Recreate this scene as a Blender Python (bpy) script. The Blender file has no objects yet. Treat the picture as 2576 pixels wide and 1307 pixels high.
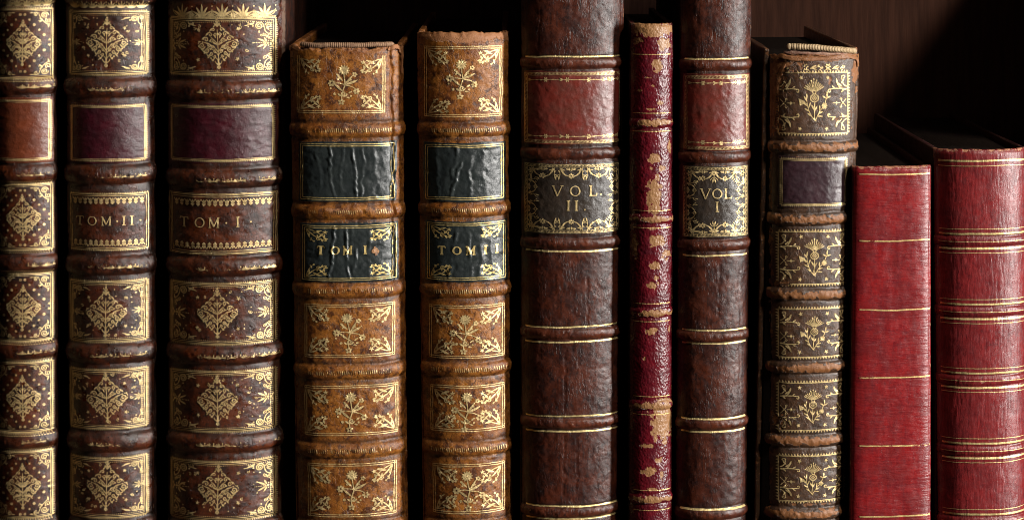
import bpy, math, random
import numpy as np
random.seed(7)
K = 0.000153            # metres per drawing unit (the row is authored in units, x right, y down)
CX, CY = 1288.0, 653.5  # drawing point at the world origin
SHELF_Y = 1480.0
SC = bpy.context.scene
COL = SC.collection

# ------------------------------------------------------------------ camera, world, lights, exposure
DIST = 5200.0
EYE_Y = -260.0
cam = bpy.data.objects.new('camera', bpy.data.cameras.new('camera'))
COL.objects.link(cam)
cam.location = (0.0, -DIST*K, (CY-EYE_Y)*K)
cam.rotation_euler = (math.radians(90), 0, 0)
cam.data.sensor_width = 36.0
cam.data.lens = 36.0*DIST/2576.0
cam.data.shift_y = -(CY-EYE_Y)/2576.0
cam.data.clip_start = 0.01
cam.data.clip_end = 50.0
SC.camera = cam

world = bpy.data.worlds.new('World'); SC.world = world; world.use_nodes = True
bg = world.node_tree.nodes['Background']
bg.inputs[0].default_value = (0.55, 0.7, 1.0, 1); bg.inputs[1].default_value = 0.0015

def area(name, direction, dist, sx, sy, power, color, target=(0, 0, 0)):
    L = bpy.data.lights.new(name, 'AREA'); L.shape = 'RECTANGLE'; L.size = sx; L.size_y = sy
    L.energy = power; L.color = color
    o = bpy.data.objects.new(name, L); COL.objects.link(o)
    d = np.array(direction, float); d /= np.linalg.norm(d)
    p = np.array(target) + d*dist
    o.location = p
    from mathutils import Vector
    o.rotation_euler = Vector(-d).to_track_quat('-Z', 'Y').to_euler()
    return o
area('window_light', (2.35, -1.0, 0.30), 2.2, 0.18, 1.3, 98, (1.0, 0.965, 0.92))
area('high_window_light', (1.15, -1.0, 1.26), 2.4, 0.24, 0.24, 27, (1.0, 0.90, 0.78))
area('room_bounce_light', (0.1, -1.0, 0.35), 2.4, 1.6, 1.0, 0.14, (1.0, 0.9, 0.8))

SC.view_settings.view_transform = 'Standard'
SC.view_settings.look = 'None'
SC.view_settings.exposure = 0.0
SC.view_settings.gamma = 1.0
SC.view_settings.use_curve_mapping = False
SC.render.engine = 'CYCLES'
SC.cycles.filter_width = 0.95

# ------------------------------------------------------------------ noise
def _hash(ix, iy, seed):
    n = (ix.astype(np.int64)*374761393 + iy.astype(np.int64)*668265263 + seed*974711) & 0x7fffffff
    n = ((n ^ (n >> 13))*1274126177) & 0x7fffffff
    return ((n ^ (n >> 16)) & 0xffff)/65535.0
def vnoise(x, y, seed=0):
    x = np.asarray(x, float); y = np.asarray(y, float)
    x, y = np.broadcast_arrays(x, y)
    ix = np.floor(x); iy = np.floor(y); fx = x-ix; fy = y-iy
    ix = ix.astype(np.int64); iy = iy.astype(np.int64)
    u = fx*fx*fx*(fx*(fx*6-15)+10); v = fy*fy*fy*(fy*(fy*6-15)+10)
    a = _hash(ix, iy, seed); b = _hash(ix+1, iy, seed); c = _hash(ix, iy+1, seed); d = _hash(ix+1, iy+1, seed)
    return ((a*(1-u)+b*u)*(1-v) + (c*(1-u)+d*u)*v)*2-1
def fbm(x, y, seed=0, o=3):
    s = 0; a = 1; t = 0
    for i in range(o):
        s = s + a*vnoise(x*2**i+i*17.3, y*2**i-i*9.1, seed+i*31); t += a; a *= .5
    return s/t
def sstep(a, b, x):
    t = np.clip((x-a)/(b-a), 0, 1); return t*t*(3-2*t)

# ------------------------------------------------------------------ object helpers
def tag(o, label=None, cat=None, group=None, kind=None):
    for k, v in (('label', label), ('category', cat), ('group', group), ('kind', kind)):
        if v: o[k] = v
    return o
def link(name, me, mat, parent=None):
    me.materials.append(mat)
    o = bpy.data.objects.new(name, me); COL.objects.link(o)
    if parent is not None: o.parent = parent
    return o
def mesh_from(name, co, quads, tris=None, attrs=None, normals=None, smooth=True):
    me = bpy.data.meshes.new(name)
    co = np.asarray(co, np.float32).reshape(-1, 3)
    q = np.asarray(quads, np.int32).reshape(-1, 4) if quads is not None and len(quads) else np.zeros((0, 4), np.int32)
    t = np.asarray(tris, np.int32).reshape(-1, 3) if tris is not None and len(tris) else np.zeros((0, 3), np.int32)
    me.vertices.add(len(co)); me.vertices.foreach_set('co', co.ravel())
    nl = q.size + t.size
    me.loops.add(nl); me.loops.foreach_set('vertex_index', np.concatenate([q.ravel(), t.ravel()]))
    me.polygons.add(len(q)+len(t))
    st = np.concatenate([np.arange(len(q))*4, q.size+np.arange(len(t))*3]).astype(np.int32)
    me.polygons.foreach_set('loop_start', st)
    if smooth: me.polygons.foreach_set('use_smooth', np.ones(len(st), bool))
    me.update(calc_edges=True); me.validate()
    if attrs:
        for k, v in attrs.items():
            a = me.attributes.new(k, 'FLOAT', 'POINT'); a.data.foreach_set('value', np.asarray(v, np.float32).ravel())
    if normals is not None:
        me.normals_split_custom_set_from_vertices(np.asarray(normals, np.float64).reshape(-1, 3).tolist())
    return me

# ------------------------------------------------------------------ materials
class NT:
    def __init__(s, name):
        s.m = bpy.data.materials.new(name); s.m.use_nodes = True; s.t = s.m.node_tree; s.t.nodes.clear()
        s.out = s.n('ShaderNodeOutputMaterial')
        tc = s.n('ShaderNodeTexCoord')
        vm = s.n('ShaderNodeVectorMath'); vm.operation = 'SCALE'; vm.inputs['Scale'].default_value = 1/(K*100)
        s.l(tc.outputs['Object'], vm.inputs[0]); s.co = vm.outputs[0]      # 1 = 100 drawing units
    def n(s, t): return s.t.nodes.new(t)
    def l(s, a, b): s.t.links.new(a, b)
    def setin(s, sock, v):
        if hasattr(v, 'is_linked') or isinstance(v, bpy.types.NodeSocket): s.l(v, sock)
        else: sock.default_value = v
    def scaled(s, v): # anisotropic coordinates
        m = s.n('ShaderNodeVectorMath'); m.operation = 'MULTIPLY'; s.l(s.co, m.inputs[0]); m.inputs[1].default_value = v
        return m.outputs[0]
    def noise(s, scale, detail=3, rough=.55, vec=None, dist=0.0):
        x = s.n('ShaderNodeTexNoise'); x.inputs['Scale'].default_value = scale; x.inputs['Detail'].default_value = detail
        x.inputs['Roughness'].default_value = rough; x.inputs['Distortion'].default_value = dist
        s.l(vec or s.co, x.inputs['Vector']); return x.outputs['Fac']
    def voro(s, scale, feature='DISTANCE_TO_EDGE', vec=None):
        x = s.n('ShaderNodeTexVoronoi'); x.feature = feature; x.inputs['Scale'].default_value = scale
        s.l(vec or s.co, x.inputs['Vector']); return x.outputs['Distance']
    def math(s, op, a, b=0.0, clamp=False):
        m = s.n('ShaderNodeMath'); m.operation = op; m.use_clamp = clamp
        s.setin(m.inputs[0], a); s.setin(m.inputs[1], b); return m.outputs[0]
    def ramp(s, v, lo, hi, a=0.0, b=1.0):
        m = s.n('ShaderNodeMapRange'); m.interpolation_type = 'SMOOTHSTEP'
        s.setin(m.inputs['Value'], v); m.inputs['From Min'].default_value = lo; m.inputs['From Max'].default_value = hi
        m.inputs['To Min'].default_value = a; m.inputs['To Max'].default_value = b; return m.outputs['Result']
    def mix(s, f, a, b):
        m = s.n('ShaderNodeMix'); m.data_type = 'RGBA'; s.setin(m.inputs['Factor'], f)
        for i, v in ((6, a), (7, b)):
            if isinstance(v, tuple): m.inputs[i].default_value = (*v[:3], 1)
            else: s.l(v, m.inputs[i])
        return m.outputs[2]
    def attr(s, name):
        a = s.n('ShaderNodeAttribute'); a.attribute_name = name; return a.outputs['Fac']
    def warp(s, amt, scale):
        x = s.n('ShaderNodeTexNoise'); x.inputs['Scale'].default_value = scale; x.inputs['Detail'].default_value = 2
        s.l(s.co, x.inputs['Vector'])
        a = s.n('ShaderNodeVectorMath'); a.operation = 'MULTIPLY_ADD'
        s.l(x.outputs['Color'], a.inputs[0]); a.inputs[1].default_value = (amt,)*3; s.l(s.co, a.inputs[2]); return a.outputs[0]

def leather_core(N, c, use_attr=True):
    """returns a Principled node for aged leather described by dict c"""
    warp = N.warp(.12, 3.0)
    base = N.mix(N.ramp(N.noise(c.get('mott', 2.2), 5, .62, vec=warp), .38, .62), c['a'], c['b'])
    base = N.mix(N.ramp(N.noise(c.get('mott', 2.2)*2.7, 4, .65, vec=warp), .0+c.get('spotlo', .52), .14+c.get('spotlo', .52), 0, c.get('spot', .7)), base, c['dark'])
    if c.get('streak'):
        sv = N.scaled((5.0, 5.0, .55))
        base = N.mix(N.ramp(N.noise(2.6, 4, .6, vec=sv), .52, .68, 0, c['streak']), base, c['dark'])
    base = N.mix(N.ramp(N.noise(9, 4, .7), .55, .78, 0, c.get('fleck', .3)), base, c.get('lite', c['b']))
    pore = N.noise(19, 4, .75)
    base = N.mix(N.ramp(pore, .56, .66, 0, c.get('pore', .55)), base, c.get('lite', c['b']))
    base = N.mix(N.ramp(pore, .36, .45, c.get('pore', .55)+.2, 0), base, c['dark'])
    # craquelure
    cv = N.n('ShaderNodeVectorMath'); cv.operation = 'MULTIPLY'; N.l(N.warp(.16, 5.0), cv.inputs[0]); cv.inputs[1].default_value = c.get('crackvec', (1, 1, .55))
    vd = N.voro(c.get('crackscale', 9.5), vec=cv.outputs[0])
    crackmask = N.ramp(N.noise(1.7, 3, .6), .42, .62)
    crack = N.math('MULTIPLY', N.ramp(vd, 0.0, .07, 1, 0), crackmask)
    base = N.mix(N.math('MULTIPLY', crack, c.get('crackcol', .6)), base, c.get('crackc', c['dark']))
    # grain
    kind = c.get('grain', 'calf')
    if kind == 'horizontal':
        g = N.noise(11, 3, .6, vec=N.scaled((.28, .6, 1.7)), dist=.6)
    elif kind == 'vertical':
        g = N.noise(11, 3, .6, vec=N.scaled((1.5, 1.0, .24)), dist=.6)
    elif kind == 'pebble':
        g = N.math('SUBTRACT', 1.0, N.voro(17, 'F1', vec=N.scaled((1, 1, .8))))
    else:
        g = N.noise(17, 5, .75)
    g2 = N.noise(34, 3, .7)
    h = N.math('ADD', N.math('MULTIPLY', g, c.get('gamp', 1.0)), N.math('MULTIPLY', g2, .5))
    h = N.math('SUBTRACT', h, N.math('MULTIPLY', crack, c.get('crackh', .45)))
    h = N.math('ADD', h, N.math('MULTIPLY', N.noise(3.2, 3, .5), .25))
    rough = N.math('ADD', N.ramp(N.noise(5, 4, .6), .3, .7, -.08, .10), c.get('rough', .42))
    if kind in ('horizontal', 'vertical'):
        base = N.mix(N.ramp(g, .34, .50, .38, 0), base, c['dark'])
    if use_attr:
        w = N.math('ADD', N.attr('wear'), N.math('MULTIPLY', N.math('SUBTRACT', N.noise(7, 5, .7), .5), 1.3))
        w = N.math('MULTIPLY', N.ramp(w, .47, .56), N.ramp(N.attr('wear'), .02, .2))
        wc = N.mix(N.noise(6, 4, .7), c.get('weara', (.25, .10, .03)), c.get('wearb', (.42, .20, .08)))
        base = N.mix(w, base, wc)
        rough = N.math('ADD', rough, N.math('MULTIPLY', w, .22))
        h = N.math('SUBTRACT', h, N.math('MULTIPLY', w, .8))
        d = N.math('MULTIPLY', N.attr('grime'), N.ramp(N.noise(5, 4, .6), .25, .6, .3, 1))
        base = N.mix(d, base, c.get('grimec', (.018, .012, .009)))
    bmp = N.n('ShaderNodeBump'); bmp.inputs['Strength'].default_value = c.get('bump', .8); bmp.inputs['Distance'].default_value = c.get('bd', 1.15)*K
    N.l(h, bmp.inputs['Height'])
    p = N.n('ShaderNodeBsdfPrincipled')
    N.l(base, p.inputs['Base Color']); N.l(rough, p.inputs['Roughness']); N.l(bmp.outputs[0], p.inputs['Normal'])
    p.inputs['Specular IOR Level'].default_value = c.get('spec', .42)
    if c.get('coat'):
        p.inputs['Coat Weight'].default_value = c['coat']; p.inputs['Coat Roughness'].default_value = c.get('coatr', .22)
        N.l(bmp.outputs[0], p.inputs['Coat Normal'])
    return p, bmp
def leather(name, c):
    N = NT(name); p, _ = leather_core(N, c); N.l(p.outputs[0], N.out.inputs[0]); return N.m
def gilt(name, c, gold=(.78, .575, .27), worn=.0):
    N = NT(name); p, bmp = leather_core(N, c, use_attr=False)
    g = N.n('ShaderNodeBsdfPrincipled')
    N.l(N.mix(N.ramp(N.noise(10, 3, .6), .3, .7), gold, tuple(v*.72 for v in gold)), g.inputs['Base Color'])
    g.inputs['Metallic'].default_value = .62; g.inputs['Roughness'].default_value = .42; N.l(bmp.outputs[0], g.inputs['Normal'])
    m = N.math('ADD', N.math('MULTIPLY', N.noise(4.0, 4, .65), .60), N.math('MULTIPLY', N.noise(15, 4, .75), .52))
    f = N.ramp(N.math('ADD', N.math('SUBTRACT', m, .61), N.math('SUBTRACT', N.attr('cover'), worn)), .36, .46)
    ms = N.n('ShaderNodeMixShader'); N.l(f, ms.inputs[0]); N.l(p.outputs[0], ms.inputs[1]); N.l(g.outputs[0], ms.inputs[2])
    N.l(ms.outputs[0], N.out.inputs[0]); return N.m
def simple(name, a, b, scale, rough, bump=.5, vec=None, spec=.4):
    N = NT(name); p = N.n('ShaderNodeBsdfPrincipled'); v = N.scaled(vec) if vec else None
    n = N.noise(scale, 5, .6, vec=v); N.l(N.mix(N.ramp(n, .3, .7), a, b), p.inputs['Base Color'])
    p.inputs['Roughness'].default_value = rough; p.inputs['Specular IOR Level'].default_value = spec
    bm = N.n('ShaderNodeBump'); bm.inputs['Strength'].default_value = bump; bm.inputs['Distance'].default_value = 2*K
    N.l(N.noise(scale*3, 4, .6, vec=v), bm.inputs['Height']); N.l(bm.outputs[0], p.inputs['Normal'])
    N.l(p.outputs[0], N.out.inputs[0]); return N.m

L_BROWN = dict(spec=.55, a=(.028, .0075, .0035), b=(.095, .021, .006), dark=(.009, .006, .006), lite=(.11, .035, .014), mott=2.4, spot=.8, rough=.32, coat=.0,
               weara=(.07, .033, .02), wearb=(.16, .09, .05))
L_BROWN_DEEP = dict(L_BROWN, a=(.022, .0075, .0045), b=(.080, .018, .006))
L_TAN = dict(a=(.16, .048, .008), b=(.29, .105, .017), dark=(.045, .013, .006), lite=(.40, .18, .05), mott=1.6, spot=.88, spotlo=.485, rough=.34, coat=.0, crackcol=.6,
             weara=(.22, .08, .03), wearb=(.36, .16, .06), crackc=(.05, .02, .012))
L_CALF = dict(spec=.42, a=(.030, .007, .004), b=(.072, .016, .007), dark=(.010, .005, .005), lite=(.11, .030, .014), mott=2.0, spot=.7, streak=.65, rough=.38, coat=.0,
              weara=(.20, .08, .03), wearb=(.33, .16, .07), crackvec=(1.3, 1, .25), gamp=.9, pore=.45, crackh=.6, bd=.65)
L_BANDRED = dict(L_CALF, a=(.050, .012, .006), b=(.095, .022, .009), streak=0, rough=.36)
L_MOROCCO = dict(crackh=.15, pore=.3, a=(.075, .004, .008), b=(.11, .005, .010), dark=(.05, .004, .010), lite=(.16, .012, .02), spot=.5, rough=.30, grain='pebble', gamp=1.1, coat=.3,
                 weara=(.20, .085, .030), wearb=(.33, .17, .065), fleck=.15, crackcol=.2)
L_THISTLE = dict(a=(.044, .020, .009), b=(.070, .030, .012), dark=(.020, .012, .008), lite=(.11, .05, .028), mott=1.9, spot=.75, rough=.40, coat=.3, streak=.25,
                 weara=(.14, .046, .012), wearb=(.29, .115, .032), crackc=(.14, .055, .02))
L_RED = dict(crackh=.1, pore=.3, a=(.23, .010, .011), b=(.15, .011, .012), dark=(.095, .007, .012), lite=(.36, .03, .03), mott=1.2, spot=.4, streak=.35, rough=.34, grain='horizontal', gamp=1.3, bd=1.0, coat=.2, coatr=.3,
             crackcol=.15, fleck=.2, weara=(.30, .09, .05), wearb=(.40, .20, .1))
L_RED2 = dict(L_RED, a=(.20, .016, .017), b=(.145, .014, .015), dark=(.06, .007, .010), grain='vertical', gamp=1.1, streak=.2, crackvec=(1.6, 1, .3), crackcol=.3)
LAB = dict(pore=.2, crackcol=.15, crackh=.18, gamp=1.25, fleck=.15, spot=.4, bd=.75)
LAB_ORANGE = dict(LAB, a=(.145, .034, .013), b=(.10, .024, .010), dark=(.10, .022, .010), rough=.34, coat=.25, coatr=.25)
LAB_MAROON = dict(LAB, a=(.050, .005, .010), b=(.032, .005, .008), dark=(.022, .005, .008), rough=.34, coat=.35, coatr=.25, gamp=1.9)
LAB_GREEN = dict(LAB, a=(.016, .020, .020), b=(.022, .027, .026), dark=(.008, .011, .012), rough=.33, coat=.2, coatr=.25, bump=.6)
LAB_RED = dict(LAB, a=(.145, .020, .013), b=(.105, .024, .016), dark=(.07, .014, .010), rough=.34, coat=.4, coatr=.25, spot=.5, bump=.6)
LAB_DARK = dict(LAB, a=(.024, .017, .012), b=(.034, .023, .016), dark=(.014, .011, .010), rough=.36, coat=.4, coatr=.25, streak=.3)
LAB_PURPLE = dict(LAB, a=(.042, .018, .023), b=(.032, .015, .019), dark=(.02, .011, .014), rough=.34, coat=.3, coatr=.25, bump=.5)
M = {}
def mat(kind, name, c, **k):
    key = kind+name
    if key not in M: M[key] = (leather if kind == 'l' else gilt)(('leather_' if kind == 'l' else 'gilt_')+name, c, **k)
    return M[key]
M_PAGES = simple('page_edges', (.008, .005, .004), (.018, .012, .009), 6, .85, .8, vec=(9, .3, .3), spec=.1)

M_WOOD = simple('dark_panel_wood', (.075, .028, .017), (.13, .05, .03), 2.2, .55, .35, vec=(3.0, 3.0, .22))
M_THREAD = simple('headband_thread', (.16, .08, .045), (.30, .18, .10), 14, .75, .6)
M_THREAD2 = simple('faded_headband_thread', (.34, .23, .12), (.52, .38, .22), 12, .7, .6)
M_PAPER = simple('spine_lining_paper', (.30, .14, .10), (.42, .28, .20), 14, .85, .8, spec=.1)

# ------------------------------------------------------------------ ornament kit (2D shapes in drawing units, y down)
class Orn:
    k = 1.0     # stroke weight
    def __init__(s): s.v = []; s.q = []; s.t = []; s.n = 0
    def quadstrip(s, a, b):
        m = len(a); base = s.n; s.v.append(np.vstack([a, b])); s.n += 2*m
        for i in range(m-1): s.q.append((base+i, base+i+1, base+m+i+1, base+m+i))
        return s
    def ribbon(s, pts, w, w1=None, taper=0):
        p = np.asarray(pts, float)
        # subdivide long segments
        out = [p[0]]
        for a, b in zip(p[:-1], p[1:]):
            k = max(1, int(np.hypot(*(b-a))/5)); out += [a+(b-a)*(j/k) for j in range(1, k+1)]
        p = np.array(out)
        d = np.gradient(p, axis=0); L = np.hypot(d[:, 0], d[:, 1])+1e-9; nrm = np.stack([-d[:, 1]/L, d[:, 0]/L], 1)
        t = np.linspace(0, 1, len(p)); ww = (w+(w if w1 is None else w1)*t-w*t)*Orn.k
        if taper: ww = ww*np.clip(np.sin(np.pi*t)**.6+.15, 0, 1)
        return s.quadstrip(p+nrm*ww[:, None]/2, p-nrm*ww[:, None]/2)
    def line(s, x0, y0, x1, y1, w): return s.ribbon([(x0, y0), (x1, y1)], w)
    def fan(s, c, ring):
        base = s.n; s.v.append(np.vstack([[c], ring])); m = len(ring); s.n += m+1
        for i in range(m): s.t.append((base, base+1+i, base+1+(i+1) % m))
        return s
    def dot(s, x, y, r, n=7):
        a = np.arange(n)*2*np.pi/n; return s.fan((x, y), np.stack([x+r*np.cos(a), y+r*np.sin(a)], 1))
    def star(s, x, y, r, rot=-math.pi/2, n=5, inner=.42):
        a = rot+np.arange(2*n)*np.pi/n; rr = np.where(np.arange(2*n) % 2 == 0, r, r*inner)
        return s.fan((x, y), np.stack([x+rr*np.cos(a), y+rr*np.sin(a)], 1))
    def leaf(s, x, y, ang, L, W, bend=0):
        t = np.linspace(0, 1, 7); w = W*Orn.k*np.sin(np.pi*np.clip(t*.92+.06, 0, 1))**.8/2
        a = ang+bend*t; px = x+L*t*np.cos(a); py = y+L*t*np.sin(a)
        nx, ny = -np.sin(a), np.cos(a)
        return s.quadstrip(np.stack([px+nx*w, py+ny*w], 1), np.stack([px-nx*w, py-ny*w], 1))
    def spiral(s, x, y, r, a0, turns=1.6, w=1.8, d=1, r1=.12):
        n = int(9*turns)+4; t = np.linspace(0, 1, n); rr = r*(1-t)+r*r1*t; a = a0+d*2*np.pi*turns*t
        return s.ribbon(np.stack([x+rr*np.cos(a), y+rr*np.sin(a)], 1), w*1.15, w*.95)
    def arc(s, x, y, r, a0, a1, w, w1=None, ry=None):
        t = np.linspace(a0, a1, max(5, int(abs(a1-a0)*4))); ry = ry or r
        return s.ribbon(np.stack([x+r*np.cos(t), y+ry*np.sin(t)], 1), w, w1)
    def flower(s, x, y, r, n=6, wd=.62, rot=0):
        for i in range(n): s.leaf(x+.22*r*math.cos(rot+i*2*math.pi/n), y+.22*r*math.sin(rot+i*2*math.pi/n), rot+i*2*math.pi/n, r*.8, r*wd)
        return s
    def curve(s, p0, p1, p2, w, w1=None, taper=0):
        t = np.linspace(0, 1, 9)[:, None]; p0, p1, p2 = map(np.array, (p0, p1, p2))
        return s.ribbon((1-t)**2*p0+2*t*(1-t)*p1+t*t*p2, w, w1, taper)
    def add(s, o, x=0, y=0, sx=1, sy=1, rot=0):
        c, n = math.cos(rot), math.sin(rot)
        for v in o.v:
            u = v*np.array([sx, sy]); s.v.append(np.stack([x+u[:, 0]*c-u[:, 1]*n, y+u[:, 0]*n+u[:, 1]*c], 1))
        s.q += [tuple(i+s.n for i in q) for q in o.q]; s.t += [tuple(i+s.n for i in t) for t in o.t]; s.n += o.n
        return s

def mir(f):     # left-right symmetric ornament
    h = Orn(); f(h); o = Orn(); o.add(h); o.add(h, sx=-1); return o
def palmette(r=10):
    o = Orn()
    for a in (-150, -120, -90, -60, -30): o.leaf(0, 0, math.radians(a), r*(1 if a == -90 else .88), r*.13+1.5)
    return o
def lozenge():
    def f(h):
        h.spiral(38, 2, 8, math.pi*.9, 1.5, 2.3, -1); h.spiral(28, -12, 6.5, 0, 1.4, 2.1, -1); h.spiral(18, -23, 6, 0, 1.3, 2, -1)
        h.spiral(10, -34, 5, .5, 1.2, 2, -1); h.spiral(27, 14, 6.5, 0, 1.5, 2.2, 1); h.spiral(17, 22, 5, .2, 1.4, 2, 1)
        h.spiral(9, 28, 4, 0, 1.2, 1.8, 1); h.spiral(14, -8, 6, 2, 1.5, 1.9, 1); h.spiral(12, 7, 5, 1, 1.4, 1.8, -1); h.spiral(22, 2, 5, 1, 1.3, 1.7, 1)
        h.curve((0, 20), (8, 2), (34, -6), 1.9, 1.2); h.curve((0, 28), (6, 12), (26, 8), 1.7, 1.1); h.curve((0, 4), (6, -12), (18, -18), 1.7, 1.1)
        h.curve((0, 42), (3, 30), (14, 30), 1.7, 1)
        h.spiral(6, -24, 4.5, 0, 1.2, 1.7, 1); h.spiral(7, 16, 4.5, 2, 1.2, 1.7, -1); h.dot(8, -2, 2.2); h.dot(20, -8, 1.8); h.dot(18, 12, 1.8); h.dot(35, 10, 2); h.leaf(20, -2, -.2, 12, 3)
        for x, y in ((34, -16), (26, -24), (33, 20), (25, 27), (45, -8), (13, 38), (18, 33), (15, -34), (40, 11), (8, -42), (36, -6)): h.dot(x, y, 1.9)
        h.ribbon([(9, 33), (16, 40)], 2.2); h.ribbon([(20, 26), (26, 33)], 2.0); h.leaf(0, -40, -math.pi/2+.5, 12, 3.4); h.leaf(2, -46, -.4, 7, 2.6)
        h.leaf(4, -14, -1.1, 9, 3); h.leaf(3, 2, -.9, 8, 3)
    o = mir(f); o.ribbon([(0, -34), (0, 46)], 1.8)
    for i in range(4):
        for k in range(5):
            a = ((0, -48), (48, 0), (0, 48), (-48, 0)); p, q = a[i], a[(i+1) % 4]; t0, t1 = (k+.12)/5, (k+.88)/5
            A = (p[0]+(q[0]-p[0])*t0, p[1]+(q[1]-p[1])*t0); B = (p[0]+(q[0]-p[0])*t1, p[1]+(q[1]-p[1])*t1); m = ((A[0]+B[0])/2*1.13, (A[1]+B[1])/2*1.13); o.curve(A, m, B, 1.7)
    o.dot(0, -20, 2); o.leaf(0, -49, -math.pi/2-.6, 8, 3); o.leaf(0, -49, -math.pi/2+.6, 8, 3); o.dot(0, -58, 2.6); o.leaf(-1, 51, math.pi/2+.5, 7, 3); o.leaf(1, 51, math.pi/2-.5, 7, 3); o.dot(0, 57, 2.4); o.leaf(0, -42, -math.pi/2, 15, 4); o.leaf(0, -18, -math.pi/2, 10, 4)
    o.dot(0, 47, 3.8); o.dot(0, 41, 2.2); o.leaf(0, 50, math.pi/2, 5, 4)
    return o
def leafvase():
    o = lozenge()
    def f(h):
        h.leaf(2, 14, -.5, 20, 6, .3); h.leaf(3, 24, -.2, 20, 5, .3); h.leaf(1, 30, .7, 14, 4.5); h.leaf(5, 2, -.95, 13, 4.6); h.dot(5, -8, 3.4); h.leaf(0, -6, 1.2, 8, 5); h.spiral(40, -6, 6, 2.6, 1.4, 2.2, 1)
    o.add(mir(f)); return o
def corner_scroll():     # top left corner, grows right and down
    o = Orn(); o.spiral(31, 13, 10.5, math.pi*.9, 2.1, 2.2, 1); o.spiral(10, 12, 8, 0, 1.6, 2, -1); o.curve((4, 34), (20, 34), (21, 10), 1.9, 1.5)
    o.spiral(18, 36, 5, -1, 1.2, 1.8, 1); o.spiral(10, 44, 4.5, 0, 1.1, 1.7, -1); o.curve((4, 26), (6, 36), (16, 41), 1.7); o.leaf(43, 7, .1, 14, 5); o.leaf(52, 8, .3, 10, 3.6)
    o.dot(46, 13, 2.4); o.dot(44, 3, 2); o.dot(31, 27, 2); o.dot(19, 22, 2.2); o.leaf(8, 24, -.8, 12, 4); o.ribbon([(56, 10), (66, 12)], 2.2, 1.2); o.dot(57, 5, 2.2)
    return o
def corner_scroll_narrow():
    o = Orn(); o.spiral(14, 12, 9, math.pi, 1.8, 2.2, 1); o.spiral(34, 7, 6, 2, 1.5, 1.9, -1); o.curve((5, 38), (24, 26), (28, 4), 2, 1.4); o.spiral(6, 26, 7, -1, 1.4, 2, 1)
    o.leaf(18, 22, .8, 12, 4); o.leaf(40, 4, .1, 10, 3); o.dot(24, 20, 2); o.dot(27, 26, 1.6); o.leaf(4, 34, 1.3, 12, 3.5)
    return o
def corner_small():      # book with narrow panel
    o = Orn(); o.spiral(21, 12, 8.5, math.pi*.9, 1.9, 2, 1); o.spiral(7, 10, 6, 0, 1.4, 1.8, -1); o.curve((3, 28), (14, 27), (14, 10), 1.7)
    o.leaf(31, 8, .2, 14, 4.4); o.dot(31, 15, 2); o.dot(20, 24, 2); o.leaf(5, 22, 1.2, 12, 3.6); o.ribbon([(42, 12), (50, 14)], 2, 1); o.spiral(6, 34, 4, 0, 1.1, 1.6, 1)
    return o
def side_spray():        # points to the right from the left edge
    o = Orn(); o.dot(4, 0, 3.2); o.dot(11, 0, 3); o.dot(17, 0, 2.4)
    for i in range(6): o.dot(22+i*4, 0, 1.25)
    for sgn in (-1, 1): o.leaf(17, 2*sgn, sgn*.55, 21, 4.6, -.1*sgn); o.leaf(14, 3*sgn, sgn*1.05, 14, 4.2); o.dot(10, sgn*6, 1.8); o.leaf(2, 2*sgn, sgn*1.9, 9, 3)
    return o
def acanthus():          # top left
    o = Orn(); o.curve((0, 36), (20, 40), (26, 14), 3.4, 2); o.curve((0, 30), (14, 26), (12, 4), 3, 1.6); o.spiral(8, 8, 5.5, 0, .9, 2.2, -1)
    o.curve((2, 36), (26, 32), (42, 36), 3.2, 2); o.spiral(42, 40, 5, -1.5, .8, 2.4, 1); o.leaf(22, 26, -1.3, 16, 4.5); o.leaf(12, 30, -.7, 16, 4.5); o.leaf(6, 34, .9, 12, 4); o.leaf(30, 33, -.7, 9, 3.2)
    o.leaf(14, 22, -2.2, 13, 4); return o
def knot():
    o = Orn()
    for sgn in (-1, 1): o.curve((0, -10*sgn), (12, 2*sgn), (15, 8*sgn), 1.5); o.spiral(14, 9*sgn, 3.4, 0, 1, 1.4, sgn)
    o.star(26, 0, 5.5, rot=0, n=4); o.ribbon([(16, 0), (36, 0)], 1.6); return o
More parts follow.
